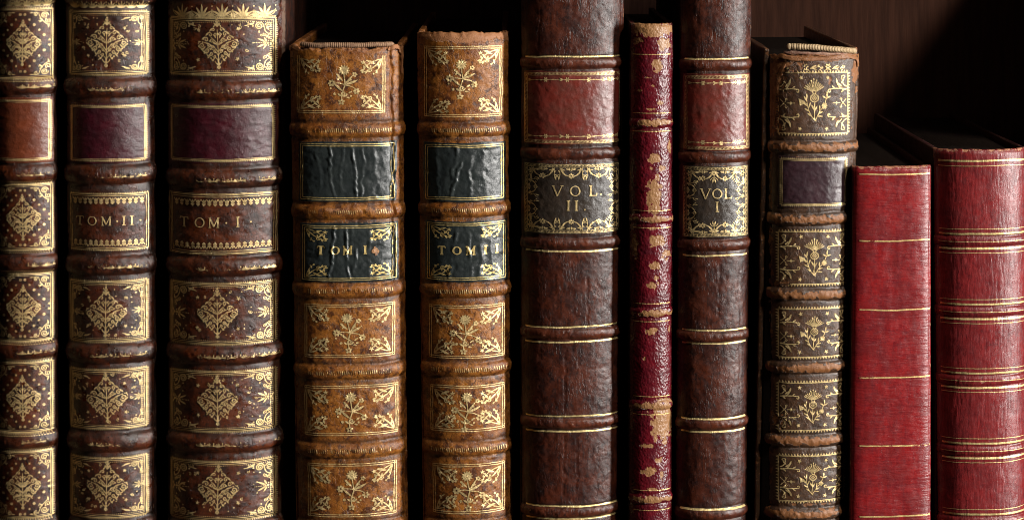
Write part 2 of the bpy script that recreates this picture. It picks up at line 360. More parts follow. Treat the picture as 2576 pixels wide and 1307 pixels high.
def thistle():
    o = Orn()
    for i in range(11):
        a = math.radians(-90+(i-5)*11.5); o.ribbon([(4.2*math.cos(a), -20+4.2*math.sin(a)), (30*math.cos(a)*1.02, -20+26*math.sin(a))], 1.0, 2.3)
    for x in (-7, 0, 7): o.ribbon([(x*.5, -44), (x, -50+abs(x)*.3)], 1.2); o.dot(x, -52+abs(x)*.5, 2.1)
    o.arc(0, -8, 10.5, 0, 2*math.pi, 1.8, ry=9)
    for k in (-5, 0, 5): o.ribbon([(k-5, -14), (k+5, -2)], 1.1); o.ribbon([(k+5, -14), (k-5, -2)], 1.1)
    o.leaf(0, -16, -2.3, 8, 3); o.leaf(0, -16, -.8, 8, 3); o.ribbon([(0, 2), (-2, 40), (2, 46)], 2.2); o.leaf(-1, 20, -2.1, 15, 4.4); o.leaf(-1, 22, -1.0, 14, 4.2)
    o.curve((0, 44), (-18, 30), (-20, -4), 2.6, 1.6); o.curve((0, 44), (12, 20), (20, 16), 2.2, 1.5)
    for x, y, a in ((-9, 34, -2.5), (-15, 22, -2.6), (-18, 10, -2.5), (-19, -2, -2.2), (-20, -6, -1.5), (-16, 14, -1.2), (8, 28, -.3), (6, 34, .1), (12, 22, -1.5)): o.leaf(x, y, a, 14, 4)
    o.flower(25, 11, 8, 10, .34); o.dot(25, 11, 2.4); o.curve((27, 4), (30, -4), (34, -12), 2, 1.4); o.leaf(31, -6, -.4, 13, 4); o.leaf(31, -6, -2.6, 12, 4); o.leaf(33, -10, -1.5, 13, 4)
    base = o.n; o.fan((-34, -2), np.array([(-41, -9), (-26, -2), (-25, 3), (-38, 8)])); o.ribbon([(-26, 1), (-18, 6)], 1.5)
    return o
def weighted(f, k):
    Orn.k = k; o = f(); Orn.k = 1.0; return o
def acorner():           # floral spray corner for the tan pair, top left
    o = Orn(); o.curve((2, 2), (12, 20), (36, 30), 3.2, 1.8); o.curve((4, 3), (26, 8), (36, 24), 2.2, 1.4); o.curve((2, 4), (4, 20), (14, 32), 2, 1.3)
    for x, y, a, L in ((14, 12, -.3, 15), (22, 16, 1.3, 12), (26, 22, -.9, 13), (8, 10, 1.7, 13), (30, 26, 1.2, 8), (12, 24, 1.9, 9), (34, 25, .2, 9), (34, 24, -1.3, 9), (20, 8, -.2, 12)): o.leaf(x, y, a, L, 3.8)
    o.star(37, 10, 5.5); o.dot(30, 17, 2.6); o.dot(38, 30, 2.4); o.dot(16, 33, 2.2); o.spiral(24, 25, 5, 0, 1.2, 1.7, 1); return o
def bouquet():
    o = Orn(); o.flower(-2, -30, 13, 12, .26); o.dot(-2, -30, 2.6); o.ribbon([(-2, -20), (2, 6)], 2); o.curve((2, 6), (-6, 24), (-4, 44), 2.4, 1.6)
    o.leaf(2, 4, -.35, 30, 4.6, -.1); o.leaf(2, 2, -.85, 26, 4, -.1); o.curve((0, 4), (-14, 0), (-22, 2), 2, 1.6); o.flower(-28, 2, 9, 7, .45, .3); o.leaf(-4, -4, -2.3, 22, 3.8)
    o.curve((4, 6), (18, 6), (26, 14), 2, 1.5); o.flower(28, 18, 8, 6, .5); o.flower(22, -22, 6, 5, .6); o.leaf(-4, 20, -2.4, 26, 4); o.spiral(0, 26, 7, 0, 1.3, 2.6, 1)
    o.leaf(-6, 32, -2.5, 10, 3.4); o.flower(-4, 46, 8, 5, .5, 1); o.dot(-20, 28, 3.4); o.dot(-30, 15, 2.4); o.dot(16, 30, 2.6); o.dot(-16, -18, 2.6); o.dot(-14, -8, 2.2); o.dot(14, -8, 2)
    o.leaf(10, 24, -.6, 10, 3.4); o.leaf(6, 34, .2, 9, 3); return o
def festoon():           # one bay of the hanging festoon, top edge at y=0, width ~60, centred
    def f(h):
        h.curve((27, 2), (22, 20), (5, 22), 6.0, 1.6); h.leaf(25, 5, 2.9, 9, 3); h.curve((4, 4), (8, 7), (13, 3), 2.2)
        h.ribbon([(30, 0), (30, 20)], 1.6); h.leaf(30, 12, -.7, 7, 2.4)
        h.curve((30, 20), (36, 16), (41, 26), 2.2, 1.6); h.leaf(31, 20, 1.25, 12, 4)
    o = mir(f); o.flower(0, 21, 7.5, 6, .5, math.pi/2)
    for k in (-9, -5, 0, 5, 9): o.leaf(k, 1, math.pi/2+k*.03, 9-abs(k)*.4, 3)
    return o

# frames and strips (x0, y0, x1, y1)
def rect(o, x0, y0, x1, y1, w): 
    for a in ((x0, y0, x1, y0), (x0, y1, x1, y1), (x0, y0, x0, y1), (x1, y0, x1, y1)): o.line(*a, w)
def teeth(o, x0, y0, x1, y1, pitch, size, outward=True, sides='tblr'):
    def run(ax, ay, bx, by, nx, ny):
        L = math.hypot(bx-ax, by-ay); n = max(1, int(L/pitch)); ux, uy = (bx-ax)/L, (by-ay)/L
        for i in range(n):
            c = (i+.5)*L/n; x = ax+ux*c; y = ay+uy*c; h = pitch*.40
            o.fan((x+nx*size*.3, y+ny*size*.3), np.array([(x-ux*h, y-uy*h), (x+ux*h, y+uy*h), (x+nx*size, y+ny*size)]))
    if 't' in sides: run(x0, y0, x1, y0, 0, -1)
    if 'b' in sides: run(x0, y1, x1, y1, 0, 1)
    if 'l' in sides: run(x0, y0, x0, y1, -1, 0)
    if 'r' in sides: run(x1, y0, x1, y1, 1, 0)
def dots(o, x0, y0, x1, y1, pitch, r):
    L = math.hypot(x1-x0, y1-y0); n = max(1, int(L/pitch))
    for i in range(n+1): o.dot(x0+(x1-x0)*i/n, y0+(y1-y0)*i/n, r, 6)
def palm_strip(o, x0, x1, yb, h, pitch=22):
    n = int((x1-x0)/pitch); pitch = (x1-x0)/n
    for i in range(n):
        x = x0+(i+.5)*pitch; o.add(palmette(h), x, yb)
        o.curve((x, yb), (x+pitch*.5, yb), (x+pitch*.5, yb-h*.55), 1.5); o.curve((x, yb), (x-pitch*.5, yb), (x-pitch*.5, yb-h*.55), 1.5)
        o.dot(x+pitch*.5, yb-h*.8, 1.8); o.dot(x+pitch*.28, yb-h*.25, 1.3); o.dot(x-pitch*.28, yb-h*.25, 1.3); o.spiral(x+pitch*.5, yb-h*.4, 3, 0, 1, 1.3)
def trefoil_strip(o, x0, x1, y, dirn, pitch=13):   # heads point in dirn
    n = int((x1-x0)/pitch); pitch = (x1-x0)/n
    for i in range(n):
        x = x0+(i+.5)*pitch
        o.ribbon([(x-pitch*.5, y), (x, y+dirn*11), (x+pitch*.5, y)], 1.8); o.ribbon([(x, y), (x, y+dirn*12)], 1.4)
        o.dot(x, y+dirn*14.5, 2.5); o.dot(x-3, y+dirn*12, 2); o.dot(x+3, y+dirn*12, 2); o.leaf(x, y+dirn*2, dirn*math.pi/2-.6, 8, 2.4); o.leaf(x, y+dirn*2, dirn*math.pi/2+.6, 8, 2.4)
def letters(o, items, h, yb, w=3.0):
    """items: (char, centre x). serif capitals"""
    w = w*1.32; t = w*.48
    for ch, x in items:
        T = yb-h
        def ser(cx, y, l=4.2): o.line(cx-l, y, cx+l, y, t)
        if ch == 'I': o.line(x, T, x, yb, w); ser(x, T); ser(x, yb)
        elif ch == 'T':
            o.line(x, T, x, yb, w); ser(x, yb); o.line(x-h*.42, T, x+h*.42, T, t*1.2); o.line(x-h*.42, T, x-h*.45, T+h*.22, t); o.line(x+h*.42, T, x+h*.45, T+h*.22, t)
        elif ch == 'O':
            a = np.linspace(0, 2*np.pi, 25); r = h*.46; ww = t+(w-t)*np.abs(np.cos(a)); cy = yb-h/2
            c = np.cos(a); sn = np.sin(a)
            o.quadstrip(np.stack([x+(r+ww/2)*c, cy+(h*.52)*sn], 1), np.stack([x+(r-ww/2)*c, cy+(h*.52-t)*sn], 1))
        elif ch == 'M':
            d = h*.42; o.line(x-d, T, x-d, yb, t*1.2); o.line(x+d, T, x+d, yb, w); o.line(x-d, T, x, yb-h*.08, w); o.line(x+d, T, x, yb-h*.08, t*1.2)
            ser(x-d, yb, 3.2); ser(x+d, yb, 3.4); ser(x-d-1, T, 2.6); ser(x+d+1, T, 2.6)
        elif ch == 'V':
            d = h*.44; o.line(x-d, T, x, yb+1, w); o.line(x+d, T, x, yb+1, t*1.2); ser(x-d, T, 3.6); ser(x+d, T, 3.6)
        elif ch == 'L':
            o.line(x-h*.2, T, x-h*.2, yb, w); ser(x-h*.2, T, 3.8); o.line(x-h*.2-4, yb, x+h*.38, yb, t*1.2); o.line(x+h*.38, yb, x+h*.42, yb-h*.24, t)
        elif ch == '.': o.dot(x, yb-1.6, 2.3)
        elif ch == ':': o.dot(x, yb-h*.45, 2.3)

# ------------------------------------------------------------------ the book
class Book:
    def __init__(s, name, label, xl, xr, top, H=44, p=2.2, c=.965, yaw=4.0, bands=(), hh=18, amp=9, seed=1, mats=None, band_mat=None,
                 extra=None, wear=None, grime_bands=.6, res=3.0, boards=True, top_rough=1.0, rlevel=1.0, group=None, wrk=None, joints=1.0, bot=None, board_dx=(2, 2), board_rise=4, depth=860, fold=True):
        s.wrk = wrk; s.name = name; s.xl_, s.xr_ = xl, xr; s.top = top; s.p = p; s.c = c; s.H = H; s.yaw = math.tan(math.radians(yaw))
        s.bands = list(bands); s.hh = hh; s.amp = amp; s.seed = seed; s.extra = extra; s.wearf = wear; s.gb = grime_bands
        s.res = res; s.labels = []; s.rlevel = rlevel; s.top_rough = top_rough; s.fold = fold
        s.c_leather = mats; s.m_leather = mat('l', name_key(mats), mats); s.c_band = band_mat or mats; s.m_band = mat('l', name_key(s.c_band), s.c_band)
        s.xm = (s.xl(653.)+s.xr(653.))/2
        s.org = np.array([s.xm, 0, SHELF_Y])
        e = bpy.data.objects.new('book', None); COL.objects.link(e); e.empty_display_size = .01
        e.location = ((s.xm-CX)*1.004*K, 0, (CY-SHELF_Y)*K)
        tag(e, label, 'book', group); s.root = e
        s.board_dx = board_dx; s.board_rise = board_rise; s.depth = depth
        s.spine()
        if boards: s.boards()
    def lin(s, v, y):
        if isinstance(v, tuple): return v[0]+(v[1]-v[0])*(np.asarray(y, float)-0)/1307.0
        return v+0*np.asarray(y, float)
    def xl(s, y): return s.lin(s.xl_, y)
    def xr(s, y): return s.lin(s.xr_, y)
    def E(s, x, y):
        xc = (s.xl(y)+s.xr(y))/2; hw = (s.xr(y)-s.xl(y))/2; u = (x-xc)/hw
        R = s.rlevel
        e = .55*fbm(x/38, y/45, s.seed)*R + .18*vnoise(x/9, y/9, s.seed+5)*R + .9*vnoise(x/120, y/90, s.seed+9)
        bw = 0
        for b in s.bands:
            yb, hh, am = b if isinstance(b, tuple) else (b, s.hh, s.amp)
            yy = y - (1.6*vnoise(x/60, yb, s.seed+3) + 1.0*vnoise(x/14, yb, s.seed+4)*R)
            t = np.abs((yy-yb)/hh)
            prof = np.clip(1-t**2.2, 0, 1)**.75
            e = e + am*prof*(1-.25*sstep(.93, 1.0, np.abs(u))) - 1.3*np.exp(-((t-1.22)/.16)**2)
            bw = np.maximum(bw, np.exp(-((t-1.15)/.3)**2))
            e = e + R*.7*prof*vnoise(x/5, y/11, s.seed+13)
        e = e - s.joint_depth(u, y)
        if s.extra is not None: e = e + s.extra(x, y, u)*.5
        if s.wrk is not None: e = e + s.wrk(x, y)
        return e
    def joint_depth(s, u, y):
        q = np.abs(np.abs(u)-(.945+.008*vnoise(y/40, u*0, s.seed+21)))
        return 1.6*np.exp(-(q/.012)**2)*(.5+.5*vnoise(y/60, u*0+1, s.seed+22))*s.rlevel
    def base(s, u, y):
        """u in -1..1 -> x, depth and outward 2d normal"""
        xc = (s.xl(y)+s.xr(y))/2; hw = (s.xr(y)-s.xl(y))/2
        au = np.clip(np.abs(u), 0, 1)*s.c
        g = 1-(1-au**s.p)**(1/s.p); gm = 1-(1-s.c**s.p)**(1/s.p)
        d = s.H*g/gm
        dg = (au**(s.p-1))*(1-au**s.p)**(1/s.p-1)*s.c/gm*s.H
        sl = dg*np.sign(u)/hw + s.yaw
        n = np.sqrt(1+sl*sl)
        dep = d + s.yaw*u*hw
        return xc+u*hw, dep, sl/n, -1/n        # normal (x, y-depth)
    def P(s, x, y, off=0.0, nz=True):
        """drawing point -> 3d local position"""
        x = np.asarray(x, float); y = np.asarray(y, float)
        xc = (s.xl(y)+s.xr(y))/2; hw = (s.xr(y)-s.xl(y))/2; u = np.clip((x-xc)/hw, -1, 1)
        bx, dep, nx, ny = s.base(u, y)
        e = s.E(x, y)+off
        X = bx+nx*e; D = dep+ny*e
        return np.stack([(X-s.xm)*K, D*K, (SHELF_Y-y)*K], -1)
    def colU(s):
        hw = (s.xr(653.)-s.xl(653.))/2; n = max(24, int(2*hw/s.res*1.15))
        a = np.linspace(-1, 1, n); return np.sin(a*math.pi/2*.82)/math.sin(math.pi/2*.82)
    def grid(s, us, ys, off=0.0):
        U, Y = np.meshgrid(us, ys); xc = (s.xl(Y)+s.xr(Y))/2; hw = (s.xr(Y)-s.xl(Y))/2; X = xc+U*hw
        return X, Y, s.P(X, Y, off)
    @staticmethod
    def normals(Pg):
        du = np.gradient(Pg, axis=1); dv = np.gradient(Pg, axis=0); n = np.cross(dv, du)
        n /= np.linalg.norm(n, axis=-1, keepdims=True)+1e-12
        if n[..., 1].mean() > 0: n = -n
        return n
    @staticmethod
    def gquads(r, c, flip=False):
        i = np.arange(r*c).reshape(r, c); a, b, d, e = i[:-1, :-1], i[:-1, 1:], i[1:, 1:], i[1:, :-1]
        q = np.stack([a, e, d, b], -1).reshape(-1, 4)
        return q
    def wear_grime(s, X, Y):
        w = np.zeros_like(X); g = np.zeros_like(X)
        U = (X-(s.xl(Y)+s.xr(Y))/2)/((s.xr(Y)-s.xl(Y))/2)
        for b in s.bands:
            yb, hh, am = b if isinstance(b, tuple) else (b, s.hh, s.amp)
            t = np.abs((Y-yb)/hh); g = np.maximum(g, s.gb*np.exp(-((t-1.35)/.38)**2)); w = np.maximum(w, .30*np.exp(-(t/.8)**2))
        w = np.maximum(w, .55*np.exp(-((Y-s.top)/7)**2)); w = np.maximum(w, .42*sstep(.955, 1.0, np.abs(U)))
        if s.wearf is not None:
            w2, g2 = s.wearf(X, Y, U); w = np.maximum(w, w2); g = np.maximum(g, g2)
        return w, g
    def spine(s):
        us = s.colU(); y1 = SHELF_Y-6
        ys = [s.top]; 
        step = s.res
        ys = list(np.arange(s.top, min(y1, 1345), step))+list(np.arange(1345 if y1 > 1345 else y1, y1, 8.0))+[y1]
        ys = np.array(ys)
        X, Y, Pg = s.grid(us, ys)
        # ragged head edge
        if s.top > -40:
            jag = s.top_rough*(4.5*fbm(X/30, X*0+s.seed, s.seed+40)+2.0*vnoise(X/6, X*0, s.seed+41))
            k = np.exp(-((Y-s.top)/26)**2)
            Pg[..., 2] -= (jag*k)*K
            Pg[..., 1] += (np.exp(-((Y-s.top)/5.0)**2)*5.0)*K     # the head rolls over
        n = s.normals(Pg); w, g = s.wear_grime(X, Y)
        s.topline = Pg[0].copy()
        cuts = []
        for b in s.bands:
            yb, hh, am = b if isinstance(b, tuple) else (b, s.hh, s.amp)
            i0 = int(np.searchsorted(ys, yb-hh*1.08)); i1 = int(np.searchsorted(ys, yb+hh*1.08))
            if i1 > i0 and i1 < len(ys)-2: cuts.append((max(i0, 0), i1))
        r, c = Y.shape; allq = s.gquads(r, c); row = np.arange(len(allq))//(c-1)
        band = np.zeros(len(allq), bool)
        for i0, i1 in cuts:
            m = (row >= i0) & (row < i1); band |= m
            P2 = Pg[i0:i1+1]; q = s.gquads(i1-i0+1, c)
            me = mesh_from('raised_band', P2, q, attrs={'wear': w[i0:i1+1], 'grime': g[i0:i1+1]}, normals=n[i0:i1+1])
            link('raised_band', me, s.m_band, s.root)
        q = allq[~band]
        used = np.unique(q); remap = np.full(r*c, -1); remap[used] = np.arange(len(used))
        co = Pg.reshape(-1, 3)[used]; nn = n.reshape(-1, 3)[used]; ww = w.ravel()[used]; gg = g.ravel()[used]; q = remap[q]
        # head fold, tail fold and side flanges going back
        ex_co = []; ex_n = []; ex_q = []; ex_w = []; base = len(co)
        def strip(line, nl, wl, steps):
            nonlocal base
            m = len(line); rows = [line]
            for (dx, dy, dz) in steps: rows.append(rows[0]+np.array([dx, dy, dz])*K if not callable(dx) else None)
            A = np.array(rows); nr = s.normals(A) if len(rows) > 1 else None
            nr = nr.copy(); nr[0] = nl
            ex_co.append(A.reshape(-1, 3)); ex_n.append(nr.reshape(-1, 3)); ex_w.append(np.tile(wl, len(rows)))
            ex_q.append(s.gquads(len(rows), m)+base); base += A.shape[0]*m
        if s.fold:
            strip(Pg[0], n[0], w[0], [(0, 2, 2), (0, 6, 2.5), (0, 11, 0), (0, 13, -9)])
        for j, sg in ((0, -1), (-1, 1)):
            strip(Pg[:, j], n[:, j], w[:, j], [(-sg*.5, 8, 0), (-sg*3, 20, 0), (-sg*7, 34, 0)])
        co = np.vstack([co]+ex_co); nn = np.vstack([nn]+ex_n); q = np.vstack([q]+ex_q); ww = np.concatenate([ww]+ex_w); gg = np.concatenate([gg]+[np.zeros(len(x)) for x in ex_w])
        me = mesh_from('spine', co, q, attrs={'wear': ww, 'grime': gg}, normals=None)
        link('spine', me, s.m_leather, s.root)
    # rounded box in local drawing units: x, depth, y(down)
    def block(s, name, x0, x1, d0, d1, ytop, ybot, m, rad=4, parent=None, wobble=1.0, lean=True, yawed=True, wear_edge=.5, seg=46, follow=False):
        """vertical slab; cross section rounded at the front; follows the lean of the book"""
        prof = []
        k = 5
        if follow:
            hw = (s.xr(653.)-s.xl(653.))/2
            for u in np.linspace(-.93, .93, 17):
                bx, dep, _, _ = s.base(u, 653.); prof.append((x0+(x1-x0)*(u/.93+1)/2, float(dep)-s.yaw*u*hw+13))
            k = -1
        for i in range(k+1):
            a = math.pi-i*math.pi/2/k; prof.append((x0+rad+rad*math.cos(a), d0+rad-rad*math.sin(a)))
        for i in range(k+1):
            a = math.pi/2-i*math.pi/2/k; prof.append((x1-rad+rad*math.cos(a), d0+rad-rad*math.sin(a)))
        prof += [(x1, d0+(d1-d0)*t) for t in (.15, .4, .7, 1)] + [(x0, d0+(d1-d0)*t) for t in (1, .7, .4, .15)]
        prof = np.array(prof); npf = len(prof)
        ys = np.concatenate([[ytop], ytop+np.array([1.2, 3, 6]), np.linspace(ytop+12, ybot, seg)])
        ins = np.concatenate([[2.0, .8, .2, 0], np.zeros(seg)])
        cx_ = (x0+x1)/2; rows = []
        for y, t in zip(ys, ins):
            sh = ((s.xl(y)+s.xr(y))/2-s.xm) if lean else 0
            f = (prof-np.array([cx_, (d0+d1)/2]))
            f = np.stack([f[:, 0]*(1-t/max(3, (x1-x0)/2)), f[:, 1]*(1-t/(d1-d0)*2)], 1)+np.array([cx_, (d0+d1)/2])
            nz = wobble*(vnoise(f[:, 1]/60+x0, y/35, s.seed+60)+.6*vnoise(f[:, 1]/14+x0, y/12, s.seed+61))
            X = f[:, 0]+np.sign(f[:, 0]-cx_)*nz+sh; D = f[:, 1]+s.yaw*(f[:, 0]-s.xm+0)+ nz*(f[:, 1] < d0+rad)
            yy = y + (wobble*2.0*vnoise(f[:, 1]/25, f[:, 0]/9, s.seed+62) if y < ytop+7 else 0)
            rows.append(np.stack([(X-s.xm)*K, D*K, np.full(npf, (SHELF_Y-1.0))*K*1.0-yy*K], 1))
        A = np.array(rows); co = A.reshape(-1, 3); r = len(rows); q = []
        for i in range(r-1):
            for j in range(npf):
                j2 = (j+1) % npf; q.append((i*npf+j, i*npf+j2, (i+1)*npf+j2, (i+1)*npf+j))
        # caps
        tr = []; top_c = co[:npf].mean(0); bot_c = co[-npf:].mean(0); n0 = len(co); co = np.vstack([co, [top_c], [bot_c]])
        for j in range(npf):
            j2 = (j+1) % npf; tr.append((n0, j2, j)); tr.append((n0+1, (r-1)*npf+j, (r-1)*npf+j2))
        Y = np.repeat(ys, npf); w = np.where(Y < ytop+8, wear_edge, .0)
        dd = np.tile(prof[:, 1], r); w = np.maximum(w, np.where(dd < d0+rad*1.2, wear_edge*.8, 0)); w = np.append(w, [wear_edge*.6, 0])
        me = mesh_from(name, co, q, tr, attrs={'wear': w, 'grime': np.zeros(len(w))})
        me.set_sharp_from_angle(angle=math.radians(50)) if hasattr(me, 'set_sharp_from_angle') else None
        return link(name, me, m, parent or s.root)
    def boards(s):
        # authored at mid-height; lean shifts it
        xm = s.xm; l = s.xl(653.)-xm; r = s.xr(653.)-xm; th = 15
        d0 = s.H+6; top = s.top-s.board_rise
        L0 = xm+l-s.board_dx[0]; R1 = xm+r+s.board_dx[1]
        mc = s.m_leather
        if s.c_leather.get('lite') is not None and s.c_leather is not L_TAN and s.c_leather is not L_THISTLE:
            k = name_key(s.c_leather)+'_cover_shaded'
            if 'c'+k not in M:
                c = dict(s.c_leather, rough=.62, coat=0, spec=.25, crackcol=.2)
                for q in ('a', 'b', 'lite', 'dark', 'weara', 'wearb'): c[q] = tuple(v*(.14 if 'red' in k else .35) for v in c[q])  # darker copy of the spine leather: shade on the covers put into colour
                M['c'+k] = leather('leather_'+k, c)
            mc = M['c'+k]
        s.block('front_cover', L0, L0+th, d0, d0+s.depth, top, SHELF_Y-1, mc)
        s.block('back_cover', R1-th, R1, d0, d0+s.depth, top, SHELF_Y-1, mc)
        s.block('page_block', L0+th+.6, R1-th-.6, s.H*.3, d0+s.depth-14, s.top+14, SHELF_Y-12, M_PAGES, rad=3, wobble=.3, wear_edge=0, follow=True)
    # ---- things lying on the spine
    def gold(s, name, o, m, cover=1.0, off=1.0, parent=None, jitter=.35, coverf=None):
        v = np.vstack(o.v); x = v[:, 0]+jitter*vnoise(v[:, 0]/7, v[:, 1]/7, s.seed+70); y = v[:, 1]+jitter*vnoise(v[:, 0]/7, v[:, 1]/7, s.seed+71)
        y = y+1.3*vnoise(x/70, y/200, s.seed+72)
        lo = s.xl(y)+2; hi = s.xr(y)-2; x = np.clip(x, lo, hi)
        co = s.P(x, y, off); cv = np.full(len(x), float(cover))
        if coverf is not None: cv = cv*coverf(x, y)
        t = np.array(o.t) if o.t else None
        # orient faces towards the viewer
        me = mesh_from(name, co, o.q, o.t, attrs={'cover': cv}, smooth=True)
        # normals from the surface
        e = 2.0
        dx = s.P(x+e, y, off)-s.P(x-e, y, off); dy = s.P(x, y+e, off)-s.P(x, y-e, off)
        n = np.cross(dy, dx); n /= np.linalg.norm(n, axis=1, keepdims=True)+1e-12; n = np.where(n[:, 1:2] > 0, -n, n)
        fl = np.zeros(len(me.polygons), bool)
        nr = np.empty(len(me.polygons)*3, np.float32); me.polygons.foreach_get('normal', nr); nr = nr.reshape(-1, 3)
        if (nr[:, 1] > 0).any():
            import bmesh
            bm = bmesh.new(); bm.from_mesh(me); bmesh.ops.reverse_faces(bm, faces=[f for f in bm.faces if f.normal.y > 0]); bm.to_mesh(me); bm.free()
        if len(me.vertices) == len(n): me.normals_split_custom_set_from_vertices(n.astype(float).tolist())
        return link(name, me, m, parent or s.root)
    def label(s, name, x0, y0, x1, y1, c, thick=1.8, bulge=0.0, cover=None, label=None):
        """leather title piece pasted on the spine"""
        nx = int((x1-x0)/s.res)+2; ny = int((y1-y0)/s.res)+2
        xs = np.concatenate([[x0, x0], np.linspace(x0+.6, x1-.6, nx), [x1, x1]]); ys = np.concatenate([[y0, y0], np.linspace(y0+.6, y1-.6, ny), [y1, y1]])
        X, Y = np.meshgrid(xs, ys)
        edge = np.ones_like(X)*thick; edge[0] = -.6; edge[-1] = -.6; edge[:, 0] = -.6; edge[:, -1] = -.6
        Xj = X+1.6*vnoise(Y/28, (X > (x0+x1)/2)*9., s.seed+80)*np.clip(np.abs(X-(x0+x1)/2)/((x1-x0)/2), 0, 1)**3
        Yj = Y+1.4*vnoise(X/45, (Y > (y0+y1)/2)*9., s.seed+81)*np.clip(np.abs(Y-(y0+y1)/2)/((y1-y0)/2), 0, 1)**3
        Pg = s.P(Xj, Yj, edge); r, cc = X.shape
        w = .42*np.clip(1-np.minimum(np.minimum(X-x0, x1-X), np.minimum(Y-y0, y1-Y))/4, 0, 1)
        me = mesh_from(name, Pg, s.gquads(r, cc), attrs={'wear': w, 'grime': w*0})
        o = link(name, me, mat('l', name_key(c), c), s.root)
        if label: o['label'] = label
        return o
    def headband(s, m, y, rad=5.5, lift=0, u0=-.88, u1=.88, depth=9, bend=0):
        """sewn endband: a cord wound with thread, lying along the head"""
        n = 420; u = np.linspace(u0, u1, n); Y = np.full(n, float(s.top)); bx, dep, nx, ny = s.base(u, Y)
        yy = y+lift*u+1.2*vnoise(u*4, u*0, s.seed+90)
        rr = rad*(1+.16*np.abs(np.sin(np.linspace(0, math.pi*46, n)))+.08*vnoise(u*18, u*0, s.seed+91))
        rr = rr*np.clip(np.minimum(u-u0, u1-u)/.03, .25, 1)**.5; yy = yy-bend*np.sin((u-u0)/(u1-u0)*math.pi)
        k = 10; co = []
        for j in range(k):
            a = 2*math.pi*j/k
            co.append(np.stack([(bx-s.xm+nx*rr*math.cos(a)*1)*K, (dep+depth+ny*rr*math.cos(a))*K, (SHELF_Y-yy+rr*math.sin(a))*K], 1))
        co = np.array(co).transpose(1, 0, 2); q = []
        for i in range(n-1):
            for j in range(k): q.append((i*k+j, i*k+(j+1) % k, (i+1)*k+(j+1) % k, (i+1)*k+j))
        co = co.reshape(-1, 3); c0 = len(co); co = np.vstack([co, co[:k].mean(0), co[-k:].mean(0)])
        t = [(c0, (j+1) % k, j) for j in range(k)]+[(c0+1, (n-1)*k+j, (n-1)*k+(j+1) % k) for j in range(k)]
        me = mesh_from('headband', co, q, t); return link('headband', me, m, s.root)
    def flap(s, name, pts, m, thick=2.2, off=2.0, curl=3.0, sd=0):
        """torn lip of leather: a ragged strip along pts with given widths, standing off the surface"""
        p = np.array(pts, float); t = np.linspace(0, len(p)-1, 46); x = np.interp(t, np.arange(len(p)), p[:, 0]); y = np.interp(t, np.arange(len(p)), p[:, 1]); w = np.interp(t, np.arange(len(p)), p[:, 2])
        w = w*(1+.35*vnoise(t*2.3, t*0, s.seed+sd)+.2*vnoise(t*6, t*0, s.seed+sd+1))
        d = np.stack([np.gradient(x), np.gradient(y)], 1); d /= np.linalg.norm(d, axis=1, keepdims=True)+1e-9; nn = np.stack([-d[:, 1], d[:, 0]], 1)
        rows = []; prof = [(-.5, -.5), (-.46, off), (-.2, off+thick), (.1, off+thick*.6), (.38, off+curl), (.5, off+curl*.7), (.47, -.5)]
        for a, h in prof:
            jit = 1.2*vnoise(t*1.7, t*0+a*9, s.seed+sd+3)
            rows.append(s.P(x+nn[:, 0]*w*a, y+nn[:, 1]*w*a, h+jit*(h > 0)))
        A = np.array(rows); me = mesh_from(name, A, s.gquads(len(prof), len(t)), attrs={'wear': np.full(A.shape[0]*A.shape[1], .8), 'grime': np.zeros(A.shape[0]*A.shape[1])})
        return link(name, me, m, s.root)

_keys = {}
def name_key(c):
    for k, v in globals().items():
        if v is c and k[0] == 'L' and isinstance(v, dict): return k.lower()
    return 'x%d' % id(c)

def jitterpos(a=1.2): return random.uniform(-a, a), random.uniform(-a, a)
def flat_wear(*blobs, nz=.38):
    def f(X, Y, U):
        w = np.zeros_like(X); 
        for (x, y, rx, ry, a) in blobs:
            d = np.sqrt(((X-x)/rx)**2+((Y-y)/ry)**2)+nz*vnoise(X/9, Y/9, 3)+.25*vnoise(X/3.5, Y/4.5, 8)
            w = np.maximum(w, a*sstep(1.05, .85, d))
        return w, np.zeros_like(X)
    return f

GB = 'brown calf folios with gilt diamond panels'
# ================================================================= bookcase
def box(name, x0, x1, d0, d1, y0, y1, m, parent, bev=2.0):
    import bmesh
    bm = bmesh.new(); bmesh.ops.create_cube(bm, size=1)
    for v in bm.verts:
        v.co.x = ((x0+x1)/2+(x1-x0)*v.co.x-CX)*K; v.co.y = ((d0+d1)/2+(d1-d0)*v.co.y)*K; v.co.z = (CY-((y0+y1)/2-(y1-y0)*v.co.z))*K
    bmesh.ops.bevel(bm, geom=bm.edges[:], offset=bev*K, segments=2, affect='EDGES')
    me = bpy.data.meshes.new(name); bm.to_mesh(me); bm.free()
    return link(name, me, m, parent)
case = bpy.data.objects.new('bookcase', None); COL.objects.link(case); tag(case, 'dark brown wooden bookcase standing behind and under the row of old books', 'bookcase')
case.location = (0, 0, 0)
box('back_board', -900, 3657, 1080, 1110, -700, SHELF_Y, M_WOOD, case)
box('added_shade_panel', 3007, 3062, -70, 1078, -420, SHELF_Y-.5, M_WOOD, case, 5)  # unseen upright, added to shadow the back board and the low book tops
box('shelf_board', -900, 3657, -70, 1110, SHELF_Y, SHELF_Y+110, M_WOOD, case, 6)

